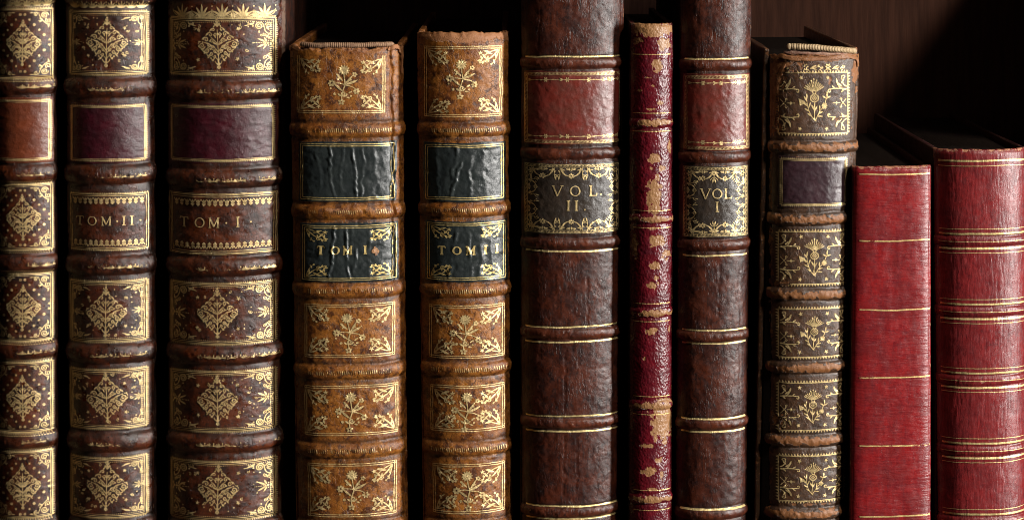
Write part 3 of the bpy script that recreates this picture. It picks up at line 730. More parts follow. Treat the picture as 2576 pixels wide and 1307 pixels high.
# ================================================================= helper motifs per family
g_brown = lambda: mat('g', 'brown', L_BROWN)
def frame_family(o, x0, y0, x1, y1, w=1.9, tooth=True):
    rect(o, x0, y0, x1, y1, w); rect(o, x0+4, y0+4, x1-4, y1-4, w*.8)
    teeth(o, x0-1.5, y0-1.5, x1+1.5, y1+1.5, 5.2, 4.2)
    for yy in (y0+8.2, y1-8.2): dots(o, x0+8, yy, x1-8, yy, 5.0, 1.25)
    for xx in (x0+8.2, x1-8.2, x1-11.5): dots(o, xx, y0+12, xx, y1-12, 5.0, 1.45)
def diamond_panel(bk, x0, y0, x1, y1, cx, cy, corner, orn, top_strip=False, spray=True, stars=True, seed=0, m=None, cover=1.0):
    random.seed(seed); o = Orn(); frame_family(o, x0, y0, x1, y1)
    jx, jy = jitterpos(1.5); o.add(orn, cx+jx, cy+jy, sx=1.06, sy=1.06, rot=random.uniform(-.05, .05))
    for k in range(26):
        a = random.uniform(0, 6.28); rr = random.uniform(.62, .95); X = cx+(x1-x0)*.47*rr*math.cos(a); Y = cy+(y1-y0)*.44*rr*math.sin(a)
        if abs(X-cx)/54+abs(Y-cy)/60 > 1.05: (o.dot(X, Y, 1.7) if k % 3 else o.spiral(X, Y, 4.2, a, 1.1, 1.5))
    W = x1-x0
    for sx, sy, X, Y in ((1, 1, x0+5, y0+6), (-1, 1, x1-5, y0+6), (1, -1, x0+5, y1-6), (-1, -1, x1-5, y1-6)):
        jx, jy = jitterpos(1); o.add(corner, X+jx*sx, Y+jy, sx=sx*random.uniform(.93, 1.05), sy=sy*random.uniform(.93, 1.02))
    if spray:
        k = spray if isinstance(spray, float) else 1.0
        o.add(side_spray(), x0+6, cy+random.uniform(-3, 3), sx=k, sy=k, rot=random.uniform(-.08, .08)); o.add(side_spray(), x1-6, cy+random.uniform(-3, 3), sx=-k, sy=k, rot=random.uniform(-.08, .08))
    if stars:
        for sx in (-1, 1):
            for sy in (-1, 1): jx, jy = jitterpos(2); o.star(cx+sx*stars[0]+jx, cy+sy*stars[1]+jy, stars[2], rot=random.uniform(0, 6))
    o.star(cx, y0+8, 4, n=4); o.star(cx, y1-7, 4, n=4)
    return bk.gold('gilt_panel', o, m or g_brown(), cover, coverf=patchy(bk, seed))
def patchy(bk, seed, lo=.66):
    def f(x, y): return 1-(1-lo)*sstep(.12, .42, fbm(x/42, y/32, seed*7+3, 3))
    return f
def band_tool(bk, yb, x0, x1, cover=.62, h=10, m=None, kind='palm'):
    o = Orn()
    if kind == 'palm': palm_strip(o, x0, x1, yb+6, h, 21)
    else:
        x = x0
        while x < x1: o.line(x, yb-5, x+1.2, yb+5, 1.7); x += 5.2
    bk.gold('gilt_band_roll', o, m or g_brown(), cover, coverf=patchy(bk, int(yb), .7))
def label_frame(bk, lab, x0, y0, x1, y1, m, kind='double', off=2.6, cover=1.0):
    o = Orn()
    if kind == 'double':
        rect(o, x0+6, y0+6, x1-6, y1-6, 1.8); rect(o, x0+11, y0+11, x1-11, y1-11, 1.8)
    elif kind == 'toothed':
        rect(o, x0+8, y0+8, x1-8, y1-8, 1.7); rect(o, x0+11, y0+11, x1-11, y1-11, 1.2); teeth(o, x0+7, y0+7, x1-7, y1-7, 5, 4.4)
    elif kind == 'rope':
        rect(o, x0+3, y0+3, x1-3, y1-3, 1.1); rect(o, x0+9.5, y0+9.5, x1-9.5, y1-9.5, 1.0)
        for Y in (y0+6.2, y1-6.2):
            x = x0+5
            while x < x1-5: o.line(x, Y-1.6, x+1.4, Y+1.6, 1.5); x += 3.4
        for X in (x0+6.2, x1-6.2):
            y = y0+8
            while y < y1-8: o.line(X-1.4, y, X+1.4, y+1.4, 1.4); y += 3.4
    return bk.gold('gilt_border', o, m, cover, off=off, parent=lab, coverf=patchy(bk, int(y0)))

# ================================================================= 1  leftmost folio
def ex_soft(sd, amp=1.0):
    return lambda x, y, u: amp*(.8*vnoise(x/16, y/7, sd)+.5*vnoise(x/5, y/4, sd+1))
b = Book('b', 'brown calf book with orange-brown label and densely gilt diamond panels, leftmost of the row', (-14, -10), (133, 137), -330, H=36, p=2.0, c=.90, yaw=4,
         bands=[(y, 21, 9.5) for y in (-10, 215, 437, 664, 882, 1106, 1330)], seed=11, mats=L_BROWN, extra=ex_soft(2))
gm = g_brown()
def star_diamond(o, cx, cy, hw=62, hh=68):
    n = 6
    for q in range(4):
        sx, sy = ((1, 1), (1, -1), (-1, 1), (-1, -1))[q]
        for i in range(n):
            t = (i+.5)/n; x = cx+sx*hw*t; y = cy+sy*hh*(1-t)
            (o.star(x, y, 4.2, rot=random.uniform(0, 6)) if i % 2 else o.flower(x, y, 3.9, 6, .6))
for k, (y0, y1, cy) in enumerate(((24, 196, 108), (466, 628, 548), (690, 856, 774), (912, 1085, 1000), (1136, 1300, 1221))):
    random.seed(k); o = Orn(); x0, x1 = -7, 129
    rect(o, x0, y0, x1, y1, 2.2); rect(o, x0+3.5, y0+3.5, x1-3.5, y1-3.5, .9); teeth(o, x0-1, y0-1.5, x1+1, y1+1.5, 5.6, 5.6)
    dots(o, x0, y0-8.5, x1, y0-8.5, 5.6, 1.5); dots(o, x0, y1+8.5, x1, y1+8.5, 5.6, 1.5)
    o.add(leafvase(), 62, cy, sx=.90, sy=.98, rot=random.uniform(-.03, .03)); star_diamond(o, 62, cy, 66, min(78, (y1-y0)/2-6))
    for sx, sy, X, Y in ((1, 1, x0+3, y0+4), (-1, 1, x1-3, y0+4), (1, -1, x0+3, y1-4), (-1, -1, x1-3, y1-4)):
        o.add(corner_scroll_narrow(), X, Y, sx=sx*.95, sy=sy*.95)
    b.gold('gilt_panel', o, gm, 1.05, coverf=patchy(b, k+50, .8))
for yb in (215, 437, 664, 882, 1106): band_tool(b, yb, 50, 128, .50)
lab = b.label('title_label', -9, 246, 130, 410, LAB_ORANGE); label_frame(b, lab, -10, 246, 131, 410, mat('g', 'lab_orange', LAB_ORANGE), 'toothed')
o = Orn(); palm_strip(o, -7, 129, 14, 18, 22); b.gold('gilt_head_roll', o, gm, .95)

# ================================================================= 2  TOM II folio
def ex2(x, y, u):
    e = 1.0*vnoise(x/15, y/8, 5)+.6*vnoise(x/5, y/4, 6)
    crack = np.exp(-(((x-(363+4*vnoise(y/30, y*0, 7)+3*vnoise(y/9, y*0, 8)))/1.8)**2)); return e-4*crack*sstep(-.2, .3, vnoise(y/90, y*0, 9)+.2)
b = Book('b', 'dark brown calf book with maroon label, gilt lozenges and TOM II lettered across', (160, 171), (381, 380), -350, H=54, p=2.0, c=.9, yaw=5,
         bands=[(y, 23, 11) for y in (-10, 222, 440, 668, 890, 1112, 1335)], seed=22, mats=L_BROWN_DEEP, extra=ex2, group=None)
gm2 = mat('g', 'brown_deep', L_BROWN_DEEP); gm = gm2
for k, (y0, y1, cy) in enumerate(((30, 187, 106), (709, 858, 784), (931, 1076, 1001), (1152, 1300, 1219))):
    diamond_panel(b, 177, y0, 365, y1, 271, cy, weighted(corner_small, 1.1), weighted(lozenge, 1.0), spray=.62, stars=(46, 36, 5.4), seed=k+20, m=gm, cover=.98 if k else .78)
o = Orn(); palm_strip(o, 178, 366, 20, 18, 23); b.gold('gilt_head_roll', o, gm, .8)
for yb in (222, 440, 668, 890, 1112): band_tool(b, yb, 230, 358, .46, m=gm)
lab = b.label('title_label', 174, 260, 369, 411, LAB_MAROON); label_frame(b, lab, 173, 260, 370, 411, mat('g', 'lab_maroon', LAB_MAROON), 'toothed')
o = Orn(); rect(o, 177, 489, 369, 628, 1.7); rect(o, 181, 493, 365, 624, 1.3); teeth(o, 176, 488, 370, 629, 5.4, 4, sides='tb'); trefoil_strip(o, 184, 362, 497, 1); trefoil_strip(o, 184, 362, 620, -1)
b.gold('gilt_border', o, gm, 1.0, coverf=patchy(b, 5))
o = Orn(); letters(o, [('T', 204), ('O', 236), ('M', 271), (':', 298), ('I', 314), ('I', 332), (':', 352)], 22, 567, 2.6); b.gold('volume_lettering', o, gm, 1.3)

# ================================================================= 3  TOM I folio
def ex3(x, y, u):
    e = 1.1*vnoise(x/16, y/8, 15)+.6*vnoise(x/5, y/4, 16)
    xe = 699+4*vnoise(y/26, y*0, 17)+2*vnoise(y/7, y*0, 18)
    e = e-5.0*sstep(-2, 3, x-xe)
    d = np.exp(-((y-(462+3*vnoise(x/20, x*0, 3)))/3.0)**2)*4*sstep(-.5, .2, vnoise(x/40, x*0, 5)); return e-d
def wr3(X, Y, U):
    w = .62*sstep(.93, .96, U)+.75*np.exp(-(((X-697)/10)**2+((Y-437)/12)**2)); return w, .5*np.exp(-((Y-470)/24)**2)
b = Book('b', 'widest dark brown calf book, with maroon label and TOM I lettered in gilt', (416, 420), (714, 706), -380, H=70, p=2.05, c=.9, yaw=5,
         bands=[(y, 22, 11.5) for y in (-30, 228, 450, 672, 893, 1114, 1336)], seed=33, mats=L_BROWN, extra=ex3, wear=wr3)
gm = g_brown()
for k, (y0, y1, cy) in enumerate(((48, 187, 112), (714, 864, 788), (936, 1084, 1008), (1162, 1306, 1228))):
    diamond_panel(b, 427, y0, 689, y1, 551, cy, weighted(corner_scroll, 1.15), weighted(lozenge, 1.0), spray=True, stars=(50, 38, 6), seed=k+30, m=gm, cover=1.05)
o = Orn(); palm_strip(o, 434, 690, 42, 32, 43); palm_strip(o, 455.5, 668.5, 42, 13, 43); o.line(430, 44, 690, 44, 2); b.gold('gilt_head_roll', o, gm, .98)
for yb in (228, 450, 672, 893, 1114): band_tool(b, yb, 500, 690, .49, m=gm)
lab = b.label('title_label', 424, 261, 691, 411, LAB_MAROON); label_frame(b, lab, 423, 261, 692, 411, mat('g', 'lab_maroon', LAB_MAROON), 'toothed', cover=1.05)
o = Orn(); rect(o, 427, 490, 690, 636, 1.9); rect(o, 432, 495, 685, 631, 1.5); rect(o, 423, 487, 694, 639, 1.2); trefoil_strip(o, 436, 682, 501, 1, 14); trefoil_strip(o, 436, 682, 625, -1, 14)
b.gold('gilt_border', o, gm, 1.08, coverf=patchy(b, 9, .85))
o = Orn(); letters(o, [('T', 464), ('O', 505), ('M', 541), (':', 572), ('I', 600), (':', 632)], 24, 571, 3.0); b.gold('volume_lettering', o, gm, 1.3)

# ================================================================= 4 and 5  tan pair
def wrinkles(lines):
    def f(x, y):
        e = 0
        for (xa, ya, xb, yb, h, w, sd) in lines:
            t = np.clip((y-ya)/(yb-ya), 0, 1); xx = xa+(xb-xa)*t+5*vnoise(y/24, y*0, sd)+2.0*vnoise(y/8, y*0, sd+1)
            k = sstep(-.0, .12, (y-ya)/(yb-ya))*sstep(1.0, .88, (y-ya)/(yb-ya))*(.65+.5*vnoise(y/22, y*0, sd+2))
            w_ = w*.72; e = e+h*k*np.exp(-((x-xx)/w_)**2)-h*.35*k*np.exp(-((x-xx-w*1.5)/w)**2)
        return e*.68
    return f
wl4 = wrinkles([(828, 362, 845, 504, 4.5, 4, 1), (866, 362, 858, 505, 2.6, 4, 2), (882, 362, 902, 505, 4.8, 4, 3), (918, 365, 908, 505, 4.5, 4, 4), (800, 380, 812, 500, 2.0, 5, 5), (945, 370, 940, 500, 2, 7, 15),
                (840, 563, 830, 706, 4.5, 4, 6), (868, 565, 880, 708, 4.8, 4, 7), (893, 565, 880, 640, 3.2, 3.5, 8), (896, 620, 884, 706, 4.2, 4, 9), (925, 565, 935, 705, 2.2, 6, 10), (800, 570, 806, 700, 2.0, 5, 11)])
wl5 = wrinkles([(1155, 362, 1134, 470, 4.0, 6, 21), (1160, 400, 1130, 505, 4.4, 5, 22), (1180, 380, 1184, 505, 3.0, 6, 23), (1212, 375, 1220, 500, 3.2, 8, 24), (1105, 380, 1100, 495, 2.0, 7, 25),
                (1148, 562, 1130, 706, 4.0, 5, 26), (1178, 562, 1186, 705, 3.6, 5, 27), (1215, 565, 1210, 705, 2.6, 7, 28), (1240, 600, 1236, 700, 2.0, 6, 29)])
def tan_extra(sd, wl, xr_crack):
    def f(x, y, u):
        e = 1.3*vnoise(x/18, y/12, sd)+.7*vnoise(x/5, y/5, sd+1)
        e = e-1.5*sstep(.15, .5, vnoise(x/11, y/9, sd+4))*sstep(0, .4, vnoise(x/60, y/50, sd+6))
        if xr_crack is not None:
            xx = xr_crack+(y-120)*.010+3.5*vnoise(y/30, y*0, sd+2)+1.6*vnoise(y/8, y*0, sd+3)
            e = e-14*np.exp(-((x-xx)/2.8)**2)*sstep(760, 690, y)
        return e
    return f
def wr4(X, Y, U):
    w = .55*sstep(.9, .97, -U)*sstep(800, 500, Y)+.5*np.exp(-((Y-125)/9)**2)+.5*np.exp(-(((X-900)/90)**2+((Y-312)/12)**2))+.55*np.exp(-(((X-850)/60)**2+((Y-530)/12)**2))
    w = np.maximum(w, .75*np.exp(-(((X-947)/9)**2+((Y-632)/11)**2))); return w, np.zeros_like(X)
b = Book('b', 'tan leather book with frayed headband and wrinkled black labels, wider of the tan pair', (724, 748), (1012, 1017), 122, H=54, p=2.5, c=.94, yaw=4.5,
         bands=[(y, 17, 7.5) for y in (328, 533, 731, 936, 1133, 1330)], seed=44, mats=L_TAN, wrk=wl4, extra=tan_extra(51, wl4, 984), wear=wr4, grime_bands=.65, top_rough=1.3, board_rise=8)
gt = mat('g', 'tan', L_TAN)
def tan_panel(bk, x0, y0, x1, y1, cx, cy, sides='tblr', seed=0, cover=1.0, faint=()):
    random.seed(seed); o = Orn()
    for d in (0, 5):
        if 't' in sides: o.line(x0, y0+d, x1, y0+d, 1.9)
        if 'b' in sides: o.line(x0, y1-d, x1, y1-d, 1.9)
        if 'l' in sides: o.line(x0+d, y0, x0+d, y1, 1.9)
        if 'r' in sides: o.line(x1-d, y0, x1-d, y1, 1.9)
    for sx, sy, X, Y in ((1, 1, x0+7, y0+6), (-1, 1, x1-7, y0+6), (1, -1, x0+7, y1-6), (-1, -1, x1-7, y1-6)):
        jx, jy = jitterpos(2); o.add(weighted(acorner, 1.1), X+jx, Y+jy, sx=sx*1.28, sy=sy*1.22, rot=random.uniform(-.1, .1))
    o.add(weighted(bouquet, 1.25), cx, cy, rot=random.uniform(-.08, .08), sx=1.12, sy=1.05)
    bk.gold('gilt_panel', o, gt, cover, coverf=patchy(bk, seed, .60))
tan_panel(b, 748, 140, 968, 284, 868, 208, 'blr', 41, .96); tan_panel(b, 768, 766, 992, 898, 880, 832, 'tblr', 42, .98)
tan_panel(b, 768, 970, 1000, 1094, 886, 1031, 'tblr', 43, .98); tan_panel(b, 776, 1166, 996, 1298, 890, 1226, 'tblr', 44, .96)
for yb in (328, 533, 731, 936, 1133): band_tool(b, yb, 780, 985, .47, m=gt, kind='hatch')
lg = mat('g', 'lab_green', LAB_GREEN, gold=(.84, .62, .24))
lab = b.label('title_label', 752, 357, 996, 508, LAB_GREEN); label_frame(b, lab, 752, 357, 996, 508, lg, cover=1.1)
lab = b.label('volume_label', 757, 561, 1001, 710, LAB_GREEN); label_frame(b, lab, 757, 561, 1001, 710, lg, cover=1.1)
def corner_gold(bk, lab, x0, y0, x1, y1, k=1.0):
    o = Orn()
    for sx, sy, X, Y in ((1, 1, x0+13, y0+12), (-1, 1, x1-13, y0+12), (1, -1, x0+13, y1-12), (-1, -1, x1-13, y1-12)): o.add(acorner(), X, Y, sx=sx*k*1.35, sy=sy*k*1.0)
    bk.gold('gilt_corner_sprays', o, lg, 1.05, off=2.6, parent=lab)
corner_gold(b, lab, 757, 561, 1001, 710)
o = Orn(); letters(o, [('T', 809), ('O', 845), ('M', 876), ('I', 920)], 20, 638, 4.0); b.gold('lettering', o, lg, 1.4, off=2.8, parent=lab)
# frayed second numeral: bare tan scab
o = Orn(); random.seed(3)
for i in range(16):
    a = random.uniform(0, 6.28); r = random.uniform(0, 8); o.dot(945+r*math.cos(a), 632+r*1.15*math.sin(a), random.uniform(2, 4.5))
me_ = b.gold('rubbed_patch', o, mat('l', 'scab', dict(L_TAN, a=(.42, .22, .10), b=(.34, .16, .07))), 1, off=3.2, parent=lab)
b.headband(M_THREAD, 114, 6.0, 0, -.80, .84, depth=6)
b.flap('torn_leather', [(728, 128, 8), (734, 118, 14), (742, 121, 12), (756, 125, 5)], mat('l', 'l_tan', L_TAN), off=1.5, curl=4, sd=5)
b.flap('torn_leather', [(975, 128, 5), (992, 119, 12), (1004, 124, 14), (1009, 140, 9), (1008, 190, 5)], mat('l', 'l_tan', L_TAN), off=1.5, curl=4, sd=9)

def wr5(X, Y, U):
    w = .7*np.exp(-((Y-92)/16)**2)+.35*sstep(.93, .97, U)+.3*np.exp(-(((X-1170)/50)**2+((Y-100)/30)**2)); return w, np.zeros_like(X)
b = Book('b', 'tan leather book with wrinkled black labels lettered TOM II, narrower of the tan pair', (1046, 1068), (1279, 1284), 85, H=54, p=2.1, c=.91, yaw=5,
         bands=[(y, 16, 7.5) for y in (328, 529, 732, 929, 1129, 1326)], seed=55, mats=L_TAN, wrk=wl5, extra=tan_extra(71, wl5, None), wear=wr5, grime_bands=.6, top_rough=1.0)
tan_panel(b, 1068, 118, 1262, 294, 1163, 195, 'tblr', 51, .96); tan_panel(b, 1080, 768, 1268, 900, 1172, 835, 'tblr', 52, .94)
tan_panel(b, 1084, 970, 1268, 1084, 1176, 1030, 'tblr', 53, .96); tan_panel(b, 1090, 1167, 1268, 1290, 1180, 1228, 'tblr', 54, .96)
for yb in (328, 529, 732, 929, 1129): band_tool(b, yb, 1090, 1270, .50, m=gt, kind='hatch')
lab = b.label('title_label', 1066, 359, 1271, 508, LAB_GREEN); label_frame(b, lab, 1066, 359, 1271, 508, lg, cover=1.1)
lab = b.label('volume_label', 1070, 556, 1276, 709, LAB_GREEN); label_frame(b, lab, 1070, 556, 1276, 709, lg, cover=1.1); corner_gold(b, lab, 1070, 556, 1276, 709, .95)
o = Orn(); letters(o, [('T', 1112), ('O', 1150), ('M', 1184), ('I', 1221), ('I', 1249)], 20, 640, 4.0); b.gold('lettering', o, lg, 1.4, off=2.8, parent=lab)

# ================================================================= 6 and 8  VOL. II. and VOL. I.
def calf_extra(sd, cracks):
    def f(x, y, u):
        e = .9*vnoise(x/12, y/16, sd)+.8*vnoise(x/5, y/6, sd+1)
        for (xa, ya, xb, yb, h, w) in cracks:
            t = np.clip((y-ya)/(yb-ya), 0, 1); xx = xa+(xb-xa)*t+3*vnoise(y/26, y*0, sd+int(xa) % 17)+1.2*vnoise(y/7, y*0, sd+3)
            e = e-h*np.exp(-((x-xx)/w)**2)*sstep(0, .06, (y-ya)/(yb-ya))*sstep(1, .94, (y-ya)/(yb-ya))
        return e
    return f
gc = mat('g', 'calf', L_CALF, gold=(.85, .66, .30))
def vol_book(label, xl, xr, top, bands, red, vol, lines, text, seed, cracks, bays, yaw):
    b = Book('b', label, xl, xr, top, H=(54 if seed == 66 else 42), p=2.15, c=.92, yaw=yaw, bands=bands, seed=seed, mats=L_CALF, band_mat=L_BANDRED, extra=calf_extra(seed, cracks), grime_bands=.6)
    xa = lambda y: float(b.xl(y))+6; xb = lambda y: float(b.xr(y))-5
    for yy in lines:
        o = Orn(); o.line(xa(yy)+4, yy, xb(yy), yy, 4.2); b.gold('gilt_line', o, gc, 1.08, coverf=patchy(b, int(yy), .8))
    lr = mat('g', 'lab_red', LAB_RED); ld = mat('g', 'lab_dark', LAB_DARK)
    X0, X1 = xa(red[0])+1, xb(red[0])+1
    lab = b.label('title_label', X0, red[0], X1, red[1], LAB_RED); label_frame(b, lab, X0, red[0], X1, red[1], lr, 'rope', cover=.98)
    for Y, s in ((red[0]+21, 1), (red[1]-20, -1)):
        o = Orn(); o.line(X0+12, Y, X1-14, Y, 1.3); n = len(bays)+1; k = (X1-X0-34)/n
        o.fan((X0+14, Y), np.array([(X0+12, Y-4), (X0+24, Y), (X0+12, Y+4)]))
        for i in range(n):
            x = X0+14+k*(i+.75); o.flower(x, Y, 6.5, 6, .45); o.leaf(x-8, Y, math.pi, 10, 3.4); o.leaf(x+8, Y, 0, 9, 3); o.dot(x+18, Y, 1.5)
            if i % 2: o.leaf(x-12, Y, math.pi-.5, 9, 2.6); o.leaf(x-12, Y, math.pi+.5, 9, 2.6)
        for j in range(3): o.flower(X1-16-j*12, Y-1, 5, 5, .5)
        b.gold('gilt_arrow_roll', o, lr, 1.0, off=2.6, parent=lab)
    X0, X1 = xa(vol[0])+1, xb(vol[0])+1
    lab = b.label('volume_label', X0, vol[0], X1, vol[1], LAB_DARK); label_frame(b, lab, X0, vol[0], X1, vol[1], ld, 'rope', cover=1.0)
    o = Orn(); random.seed(seed)
    for cx in bays:
        o.add(festoon(), cx, vol[0]+10, sx=.93); o.add(festoon(), cx, vol[1]-10, sx=.93, sy=-1)
    H = vol[1]-vol[0]; cy = (vol[0]+vol[1])/2
    for X, sx in ((X0+10, 1), (X1-10, -1)):
        o.add(festoon(), X, cy-28, sx=.62, sy=.9*sx, rot=-math.pi/2); o.add(festoon(), X, cy+28, sx=.62, sy=.9*sx, rot=-math.pi/2)
        for Y, sy in ((vol[0]+12, 1), (vol[1]-12, -1)):
            o.flower(X+sx*8, Y+sy*8, 8, 6, .5); o.leaf(X+sx*14, Y+sy*4, 0 if sx > 0 else math.pi, 20, 5); o.leaf(X+sx*6, Y+sy*16, sy*1.4, 16, 5)
            for j in range(5): o.leaf(X+sx*(30-j*3), Y+sy*(14+j*5), sx*0+sy*.9+(math.pi-2*sy*.9 if sx < 0 else 0), 9-j, 2.6)
    b.gold('gilt_festoons', o, ld, .98, off=2.6, parent=lab, coverf=patchy(b, seed, .75))
    o = Orn()
    for items, h, yb, w in text: letters(o, items, h, yb, w)
    b.gold('lettering', o, ld, 1.4, off=2.8, parent=lab)
    return b
b6 = vol_book('dark brown calf book with plain red label above a label lettered VOL. II.', (1311, 1313), (1573, 1563), -640, [(y, 13, 7) for y in (-70, 159, 387, 612, 840, 1064, 1287, 1400)],
              (180, 363), (411, 588), (143, 632, 822, 860, 1047, 1085, 1272, 1303), [([('V', 1402), ('O', 1446), ('L', 1490), ('.', 1511)], 25, 492, 3.2), ([('I', 1429), ('I', 1449), ('.', 1470)], 24, 528, 3.4)], 66,
              [(1423, 876, 1420, 1040, 5, 1.6), (1478, 820, 1476, 690, 3, 1.5), (1400, 660, 1398, 790, 2, 1.5), (1420, 1088, 1418, 1250, 4, 1.6), (1452, 1095, 1450, 1240, 3.5, 1.6), (1545, 655, 1548, 1280, 2.2, 2), (1360, 20, 1352, 130, 2, 1.5)],
              (1366, 1436, 1505), 5.5)
b8 = vol_book('dark brown calf book with plain red label above a label lettered VOL. I', (1714, 1701), (1893, 1880), -390, [(y, 13, 7) for y in (-65, 164, 396, 617, 846, 1067, 1293, 1400)],
              (187, 379), (418, 597), (148, 643, 831, 864, 1054, 1086, 1280), [([('V', 1773), ('O', 1802), ('L', 1829)], 24, 499, 3.0), ([('I', 1802)], 24, 532, 3.2)], 88,
              [(1812, 655, 1806, 800, 3.5, 1.5), (1760, 10, 1752, 60, 2, 1.5), (1792, 120, 1790, 20, 2, 1.5), (1862, 650, 1860, 1270, 1.8, 2)], (1766, 1822), 5.5)

# ================================================================= 7  thin red morocco
pb = [(1640, 74, 62, 18, 1), (1600, 104, 16, 10, .9), (1672, 112, 18, 16, .9), (1654, 165, 13, 17, .9), (1628, 196, 8, 3, .8), (1608, 228, 8, 4, .8), (1642, 216, 5, 3, .8), (1636, 275, 12, 3.5, .8), (1660, 258, 7, 8, .7),
      (1644, 400, 17, 13, .95), (1664, 425, 9, 12, .8), (1645, 490, 18, 58, .95), (1662, 470, 6, 10, .7), (1643, 575, 10, 4, .6), (1596, 620, 8, 34, .9), (1652, 606, 22, 13, .9), (1676, 640, 12, 14, .8), (1646, 668, 16, 9, .8),
      (1640, 718, 17, 9, .9), (1650, 700, 8, 6, .8), (1640, 832, 17, 9, .9), (1620, 900, 4, 5, .8), (1685, 830, 4, 10, .7), (1668, 1062, 32, 58, 1), (1628, 1122, 18, 7, .7), (1632, 1186, 19, 12, .9), (1655, 1157, 10, 8, .8), (1664, 1200, 6, 14, .7), (1684, 375, 5, 20, .7),
      (1640, 1230, 14, 5, .7), (1700, 900, 5, 60, .4)]
for yb, half in ((309, 44), (552, 46), (787, 44), (1020, 42), (1255, 44)): pb.append((1642, yb, half+6, 8.5, 1))
fw7 = flat_wear(*pb)
def ex7(x, y, u):
    w, _ = fw7(x, y, u); return .8*vnoise(x/9, y/9, 4)+.5*vnoise(x/4, y/4, 5)-1.2*w
b = Book('b', 'thin dark red leather book with scuffed tan patches and worn bands', (1587, 1584), (1693, 1690), 62, H=28, p=2.0, c=.9, yaw=4, bands=[(y, 11, 4.5) for y in (309, 552, 787, 1020, 1255, 1400)],
         seed=77, mats=L_MOROCCO, extra=ex7, wear=fw7, grime_bands=.15, res=2.4, top_rough=.5, depth=700, board_rise=2)
gr = mat('g', 'morocco', L_MOROCCO, gold=(.75, .50, .20))
for yy in (137, 285, 331, 530, 573, 763, 808, 997, 1042, 1232, 1282):
    o = Orn(); o.line(1592, yy, 1686, yy, 1.9); b.gold('gilt_line', o, gr, 1.0, off=.8, coverf=patchy(b, yy, .6))

# ================================================================= 9  thistle book
fw9b = flat_wear(*([(2040, yb, 150, 10.5, .80) for yb in (371, 552, 741, 925, 1108, 1291)]+[(2050, 146, 130, 9, .9), (1952, 185, 24, 56, .9), (1946, 250, 15, 90, .88), (2156, 170, 9, 60, .8), (1946, 300, 12, 40, .8), (1960, 1060, 20, 16, .6), (2145, 620, 4, 500, .45), (1990, 165, 28, 18, .55), (1970, 190, 8, 26, .6),
     (2085, 205, 4, 8, .8), (2108, 300, 8, 5, .8), (1966, 715, 18, 10, .8), (2040, 1268, 50, 6, .6), (1937, 700, 6, 520, .55)]), nz=.55)
def ex9(x, y, u):
    w, _ = fw9b(x, y, u); return .9*vnoise(x/12, y/9, 44)+.5*vnoise(x/5, y/5, 45)-1.6*w+1.3*np.where(w > .3, vnoise(x/4, y/10, 46), 0)
b = Book('b', 'brown leather book with gilt thistles, purple label and torn frayed head', (1940, 1926), (2172, 2136), 140, H=46, p=2.3, c=.93, yaw=6, bands=[(y, 14, 7.5) for y in (371, 552, 741, 925, 1108, 1291, 1400)],
         seed=99, mats=L_THISTLE, extra=ex9, wear=fw9b, grime_bands=.45, top_rough=1.0, board_rise=16, res=2.6, board_dx=(20, 1))
g9 = mat('g', 'thistle', L_THISTLE)
def torn_away(bk):
    def f(x, y):
        w, _ = fw9b(x, y, 0*x); return patchy(bk, 7, .72)(x, y)*(1-.9*(w > .4))
    return f
def thistle_panel(bk, x0, y0, x1, y1, cx, cy, sy=1.0, seed=0):
    random.seed(seed); o = Orn(); rect(o, x0, y0, x1, y1, 1.9); teeth(o, x0-1.5, y0-1.5, x1+1.5, y1+1.5, 7.2, 5.6)
    o.add(weighted(thistle, 1.0), cx, cy, sx=.98*min(1, sy*1.04), sy=sy, rot=random.uniform(-.05, .05))
    for sx, ty, X, Y in ((1, 1, x0+3, y0+3), (-1, 1, x1-3, y0+3), (1, -1, x0+3, y1-3), (-1, -1, x1-3, y1-3)):
        o.add(weighted(acanthus, 1.05), X, Y, sx=sx*random.uniform(1.0, 1.1), sy=ty*1.0*sy)
    o.add(knot(), x0+4, cy+4); o.add(knot(), x1-4, cy+4, sx=-1)
    for q in (-1, 1):
        o.star(cx+q*34, y0+12, 6, rot=random.uniform(0, 2)); o.star(cx+q*34-3, y1-12, 6, rot=random.uniform(0, 2))
    bk.gold('gilt_panel', o, g9, .97, coverf=torn_away(bk))
thistle_panel(b, 1957, 184, 2133, 336, 2046, 256, 1.08, 91)
thistle_panel(b, 1957, 583, 2131, 714, 2046, 651, .95, 92); thistle_panel(b, 1957, 777, 2129, 897, 2045, 841, .86, 93)
thistle_panel(b, 1957, 962, 2126, 1081, 2042, 1025, .86, 94); thistle_panel(b, 1957, 1146, 2124, 1258, 2042, 1206, .82, 95)
o = Orn()
for x in range(1985, 2125, 19):
    if (x//19) % 3 == 0:
        for i in range(9): o.dot(x+random.uniform(-6, 6), 170+random.uniform(-8, 8), 2)
    elif (x//19) % 3 == 1: o.flower(x, 168, 8, 6, .5); o.curve((x-8, 178), (x, 172), (x+9, 178), 1.8)
    else: o.leaf(x-8, 174, -.5, 18, 5); o.leaf(x-6, 170, .4, 16, 4.4); o.spiral(x+6, 168, 4, 0, 1, 1.5)
b.gold('gilt_head_roll', o, g9, .9, coverf=torn_away(b))
lab = b.label('title_label', 1957, 394, 2135, 522, LAB_PURPLE); label_frame(b, lab, 1956, 393, 2136, 523, mat('g', 'lab_purple', LAB_PURPLE), 'toothed', cover=1.0)
b.headband(M_THREAD2, 124, 7.0, 9, -.66, .90, depth=7, bend=3.5)
b.flap('spine_lining', [(1968, 133, 8), (2000, 132, 9), (2060, 136, 10), (2110, 138, 9), (2150, 136, 8)], M_PAPER, off=-5, curl=-3, sd=2)
tl = mat('l', 'l_thistle', L_THISTLE)
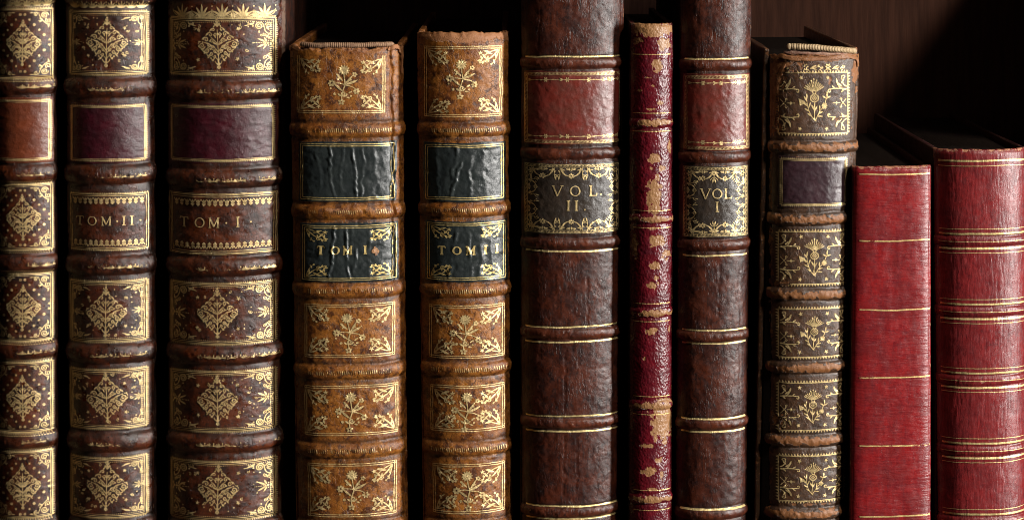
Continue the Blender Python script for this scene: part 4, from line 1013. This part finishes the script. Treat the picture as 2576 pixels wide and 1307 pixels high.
b.flap('torn_leather', [(1946, 150, 10), (1962, 141, 14), (1990, 147, 12), (2030, 149, 9), (2080, 147, 10), (2130, 143, 14), (2160, 150, 12), (2164, 172, 6)], tl, off=.5, curl=3.5, sd=6)
b.flap('torn_leather', [(1972, 160, 6), (1962, 185, 9), (1956, 215, 10), (1952, 250, 7), (1949, 290, 8), (1946, 320, 5)], tl, thick=1.2, off=.2, curl=1.6, sd=16)

# ================================================================= 10 and 11  red pair
def ex10(x, y, u):
    e = .9*fbm(x/26, y/90, 31)+.55*vnoise((x+4*vnoise(x/30, y/30, 8))/28, y/3.6, 32)
    for xx in (2205, 2232, 2270, 2300): e = e+.8*np.exp(-((x-xx-4*vnoise(y/50, y*0, xx))/7)**2)*vnoise(y/60, y*0, xx+1)
    return e
b = Book('b', 'bright red leather book with broken single gilt lines and no bands, shortest of the row', (2146, 2135), (2343, 2342), 421, H=16, p=3.6, c=.96, yaw=5, bands=[], seed=101, mats=L_RED, extra=ex10, grime_bands=0, res=2.4, top_rough=.3, rlevel=.7, joints=.5, board_rise=0)
g10 = mat('g', 'red', L_RED, gold=(.85, .60, .25), worn=.02)
for yy in (438, 605, 779, 948, 1120, 1297):
    o = Orn(); o.line(2158, yy, 2339, yy, 3.6); b.gold('gilt_line', o, g10, .90, off=.8, coverf=patchy(b, yy, .55))
def ex11(x, y, u):
    e = .8*fbm(x/40, y/40, 36)+.6*vnoise(x/3.4, (y+6*vnoise(x/20, y/40, 2))/26, 37)*(.4+.6*sstep(-.4, .4, vnoise(x/40, y/60, 38)))
    return e
b = Book('b', 'deep red leather book with paired gilt lines, at the right end of the row', (2347, 2364), (2594, 2590), 379, H=48, p=2.2, c=.92, yaw=4, bands=[(y, 11, 4.0) for y in (608, 784, 958, 1134, 1312)], seed=111, mats=L_RED2, extra=ex11, grime_bands=.25, res=2.4, top_rough=.3, rlevel=.7, board_rise=0)
g11 = mat('g', 'red_two', L_RED2, gold=(.88, .68, .30))
def fil(bk, ys):
    for yy, w in ys:
        o = Orn(); o.line(float(bk.xl(yy))+9, yy, float(bk.xr(yy))-2, yy, w); bk.gold('gilt_line', o, g11, 1.03 if w > 2 else .98, off=.9, coverf=patchy(bk, int(yy), .75))
fil(b, [(405, 4.6), (418, 1.4)])
for c0, h in ((608, 30), (784, 30), (958, 30), (1134, 30), (1312, 30)):
    fil(b, [(c0-31, 1.4), (c0-19, 4.6), (c0, 1.5), (c0+18, 4.6), (c0+29, 1.4)])
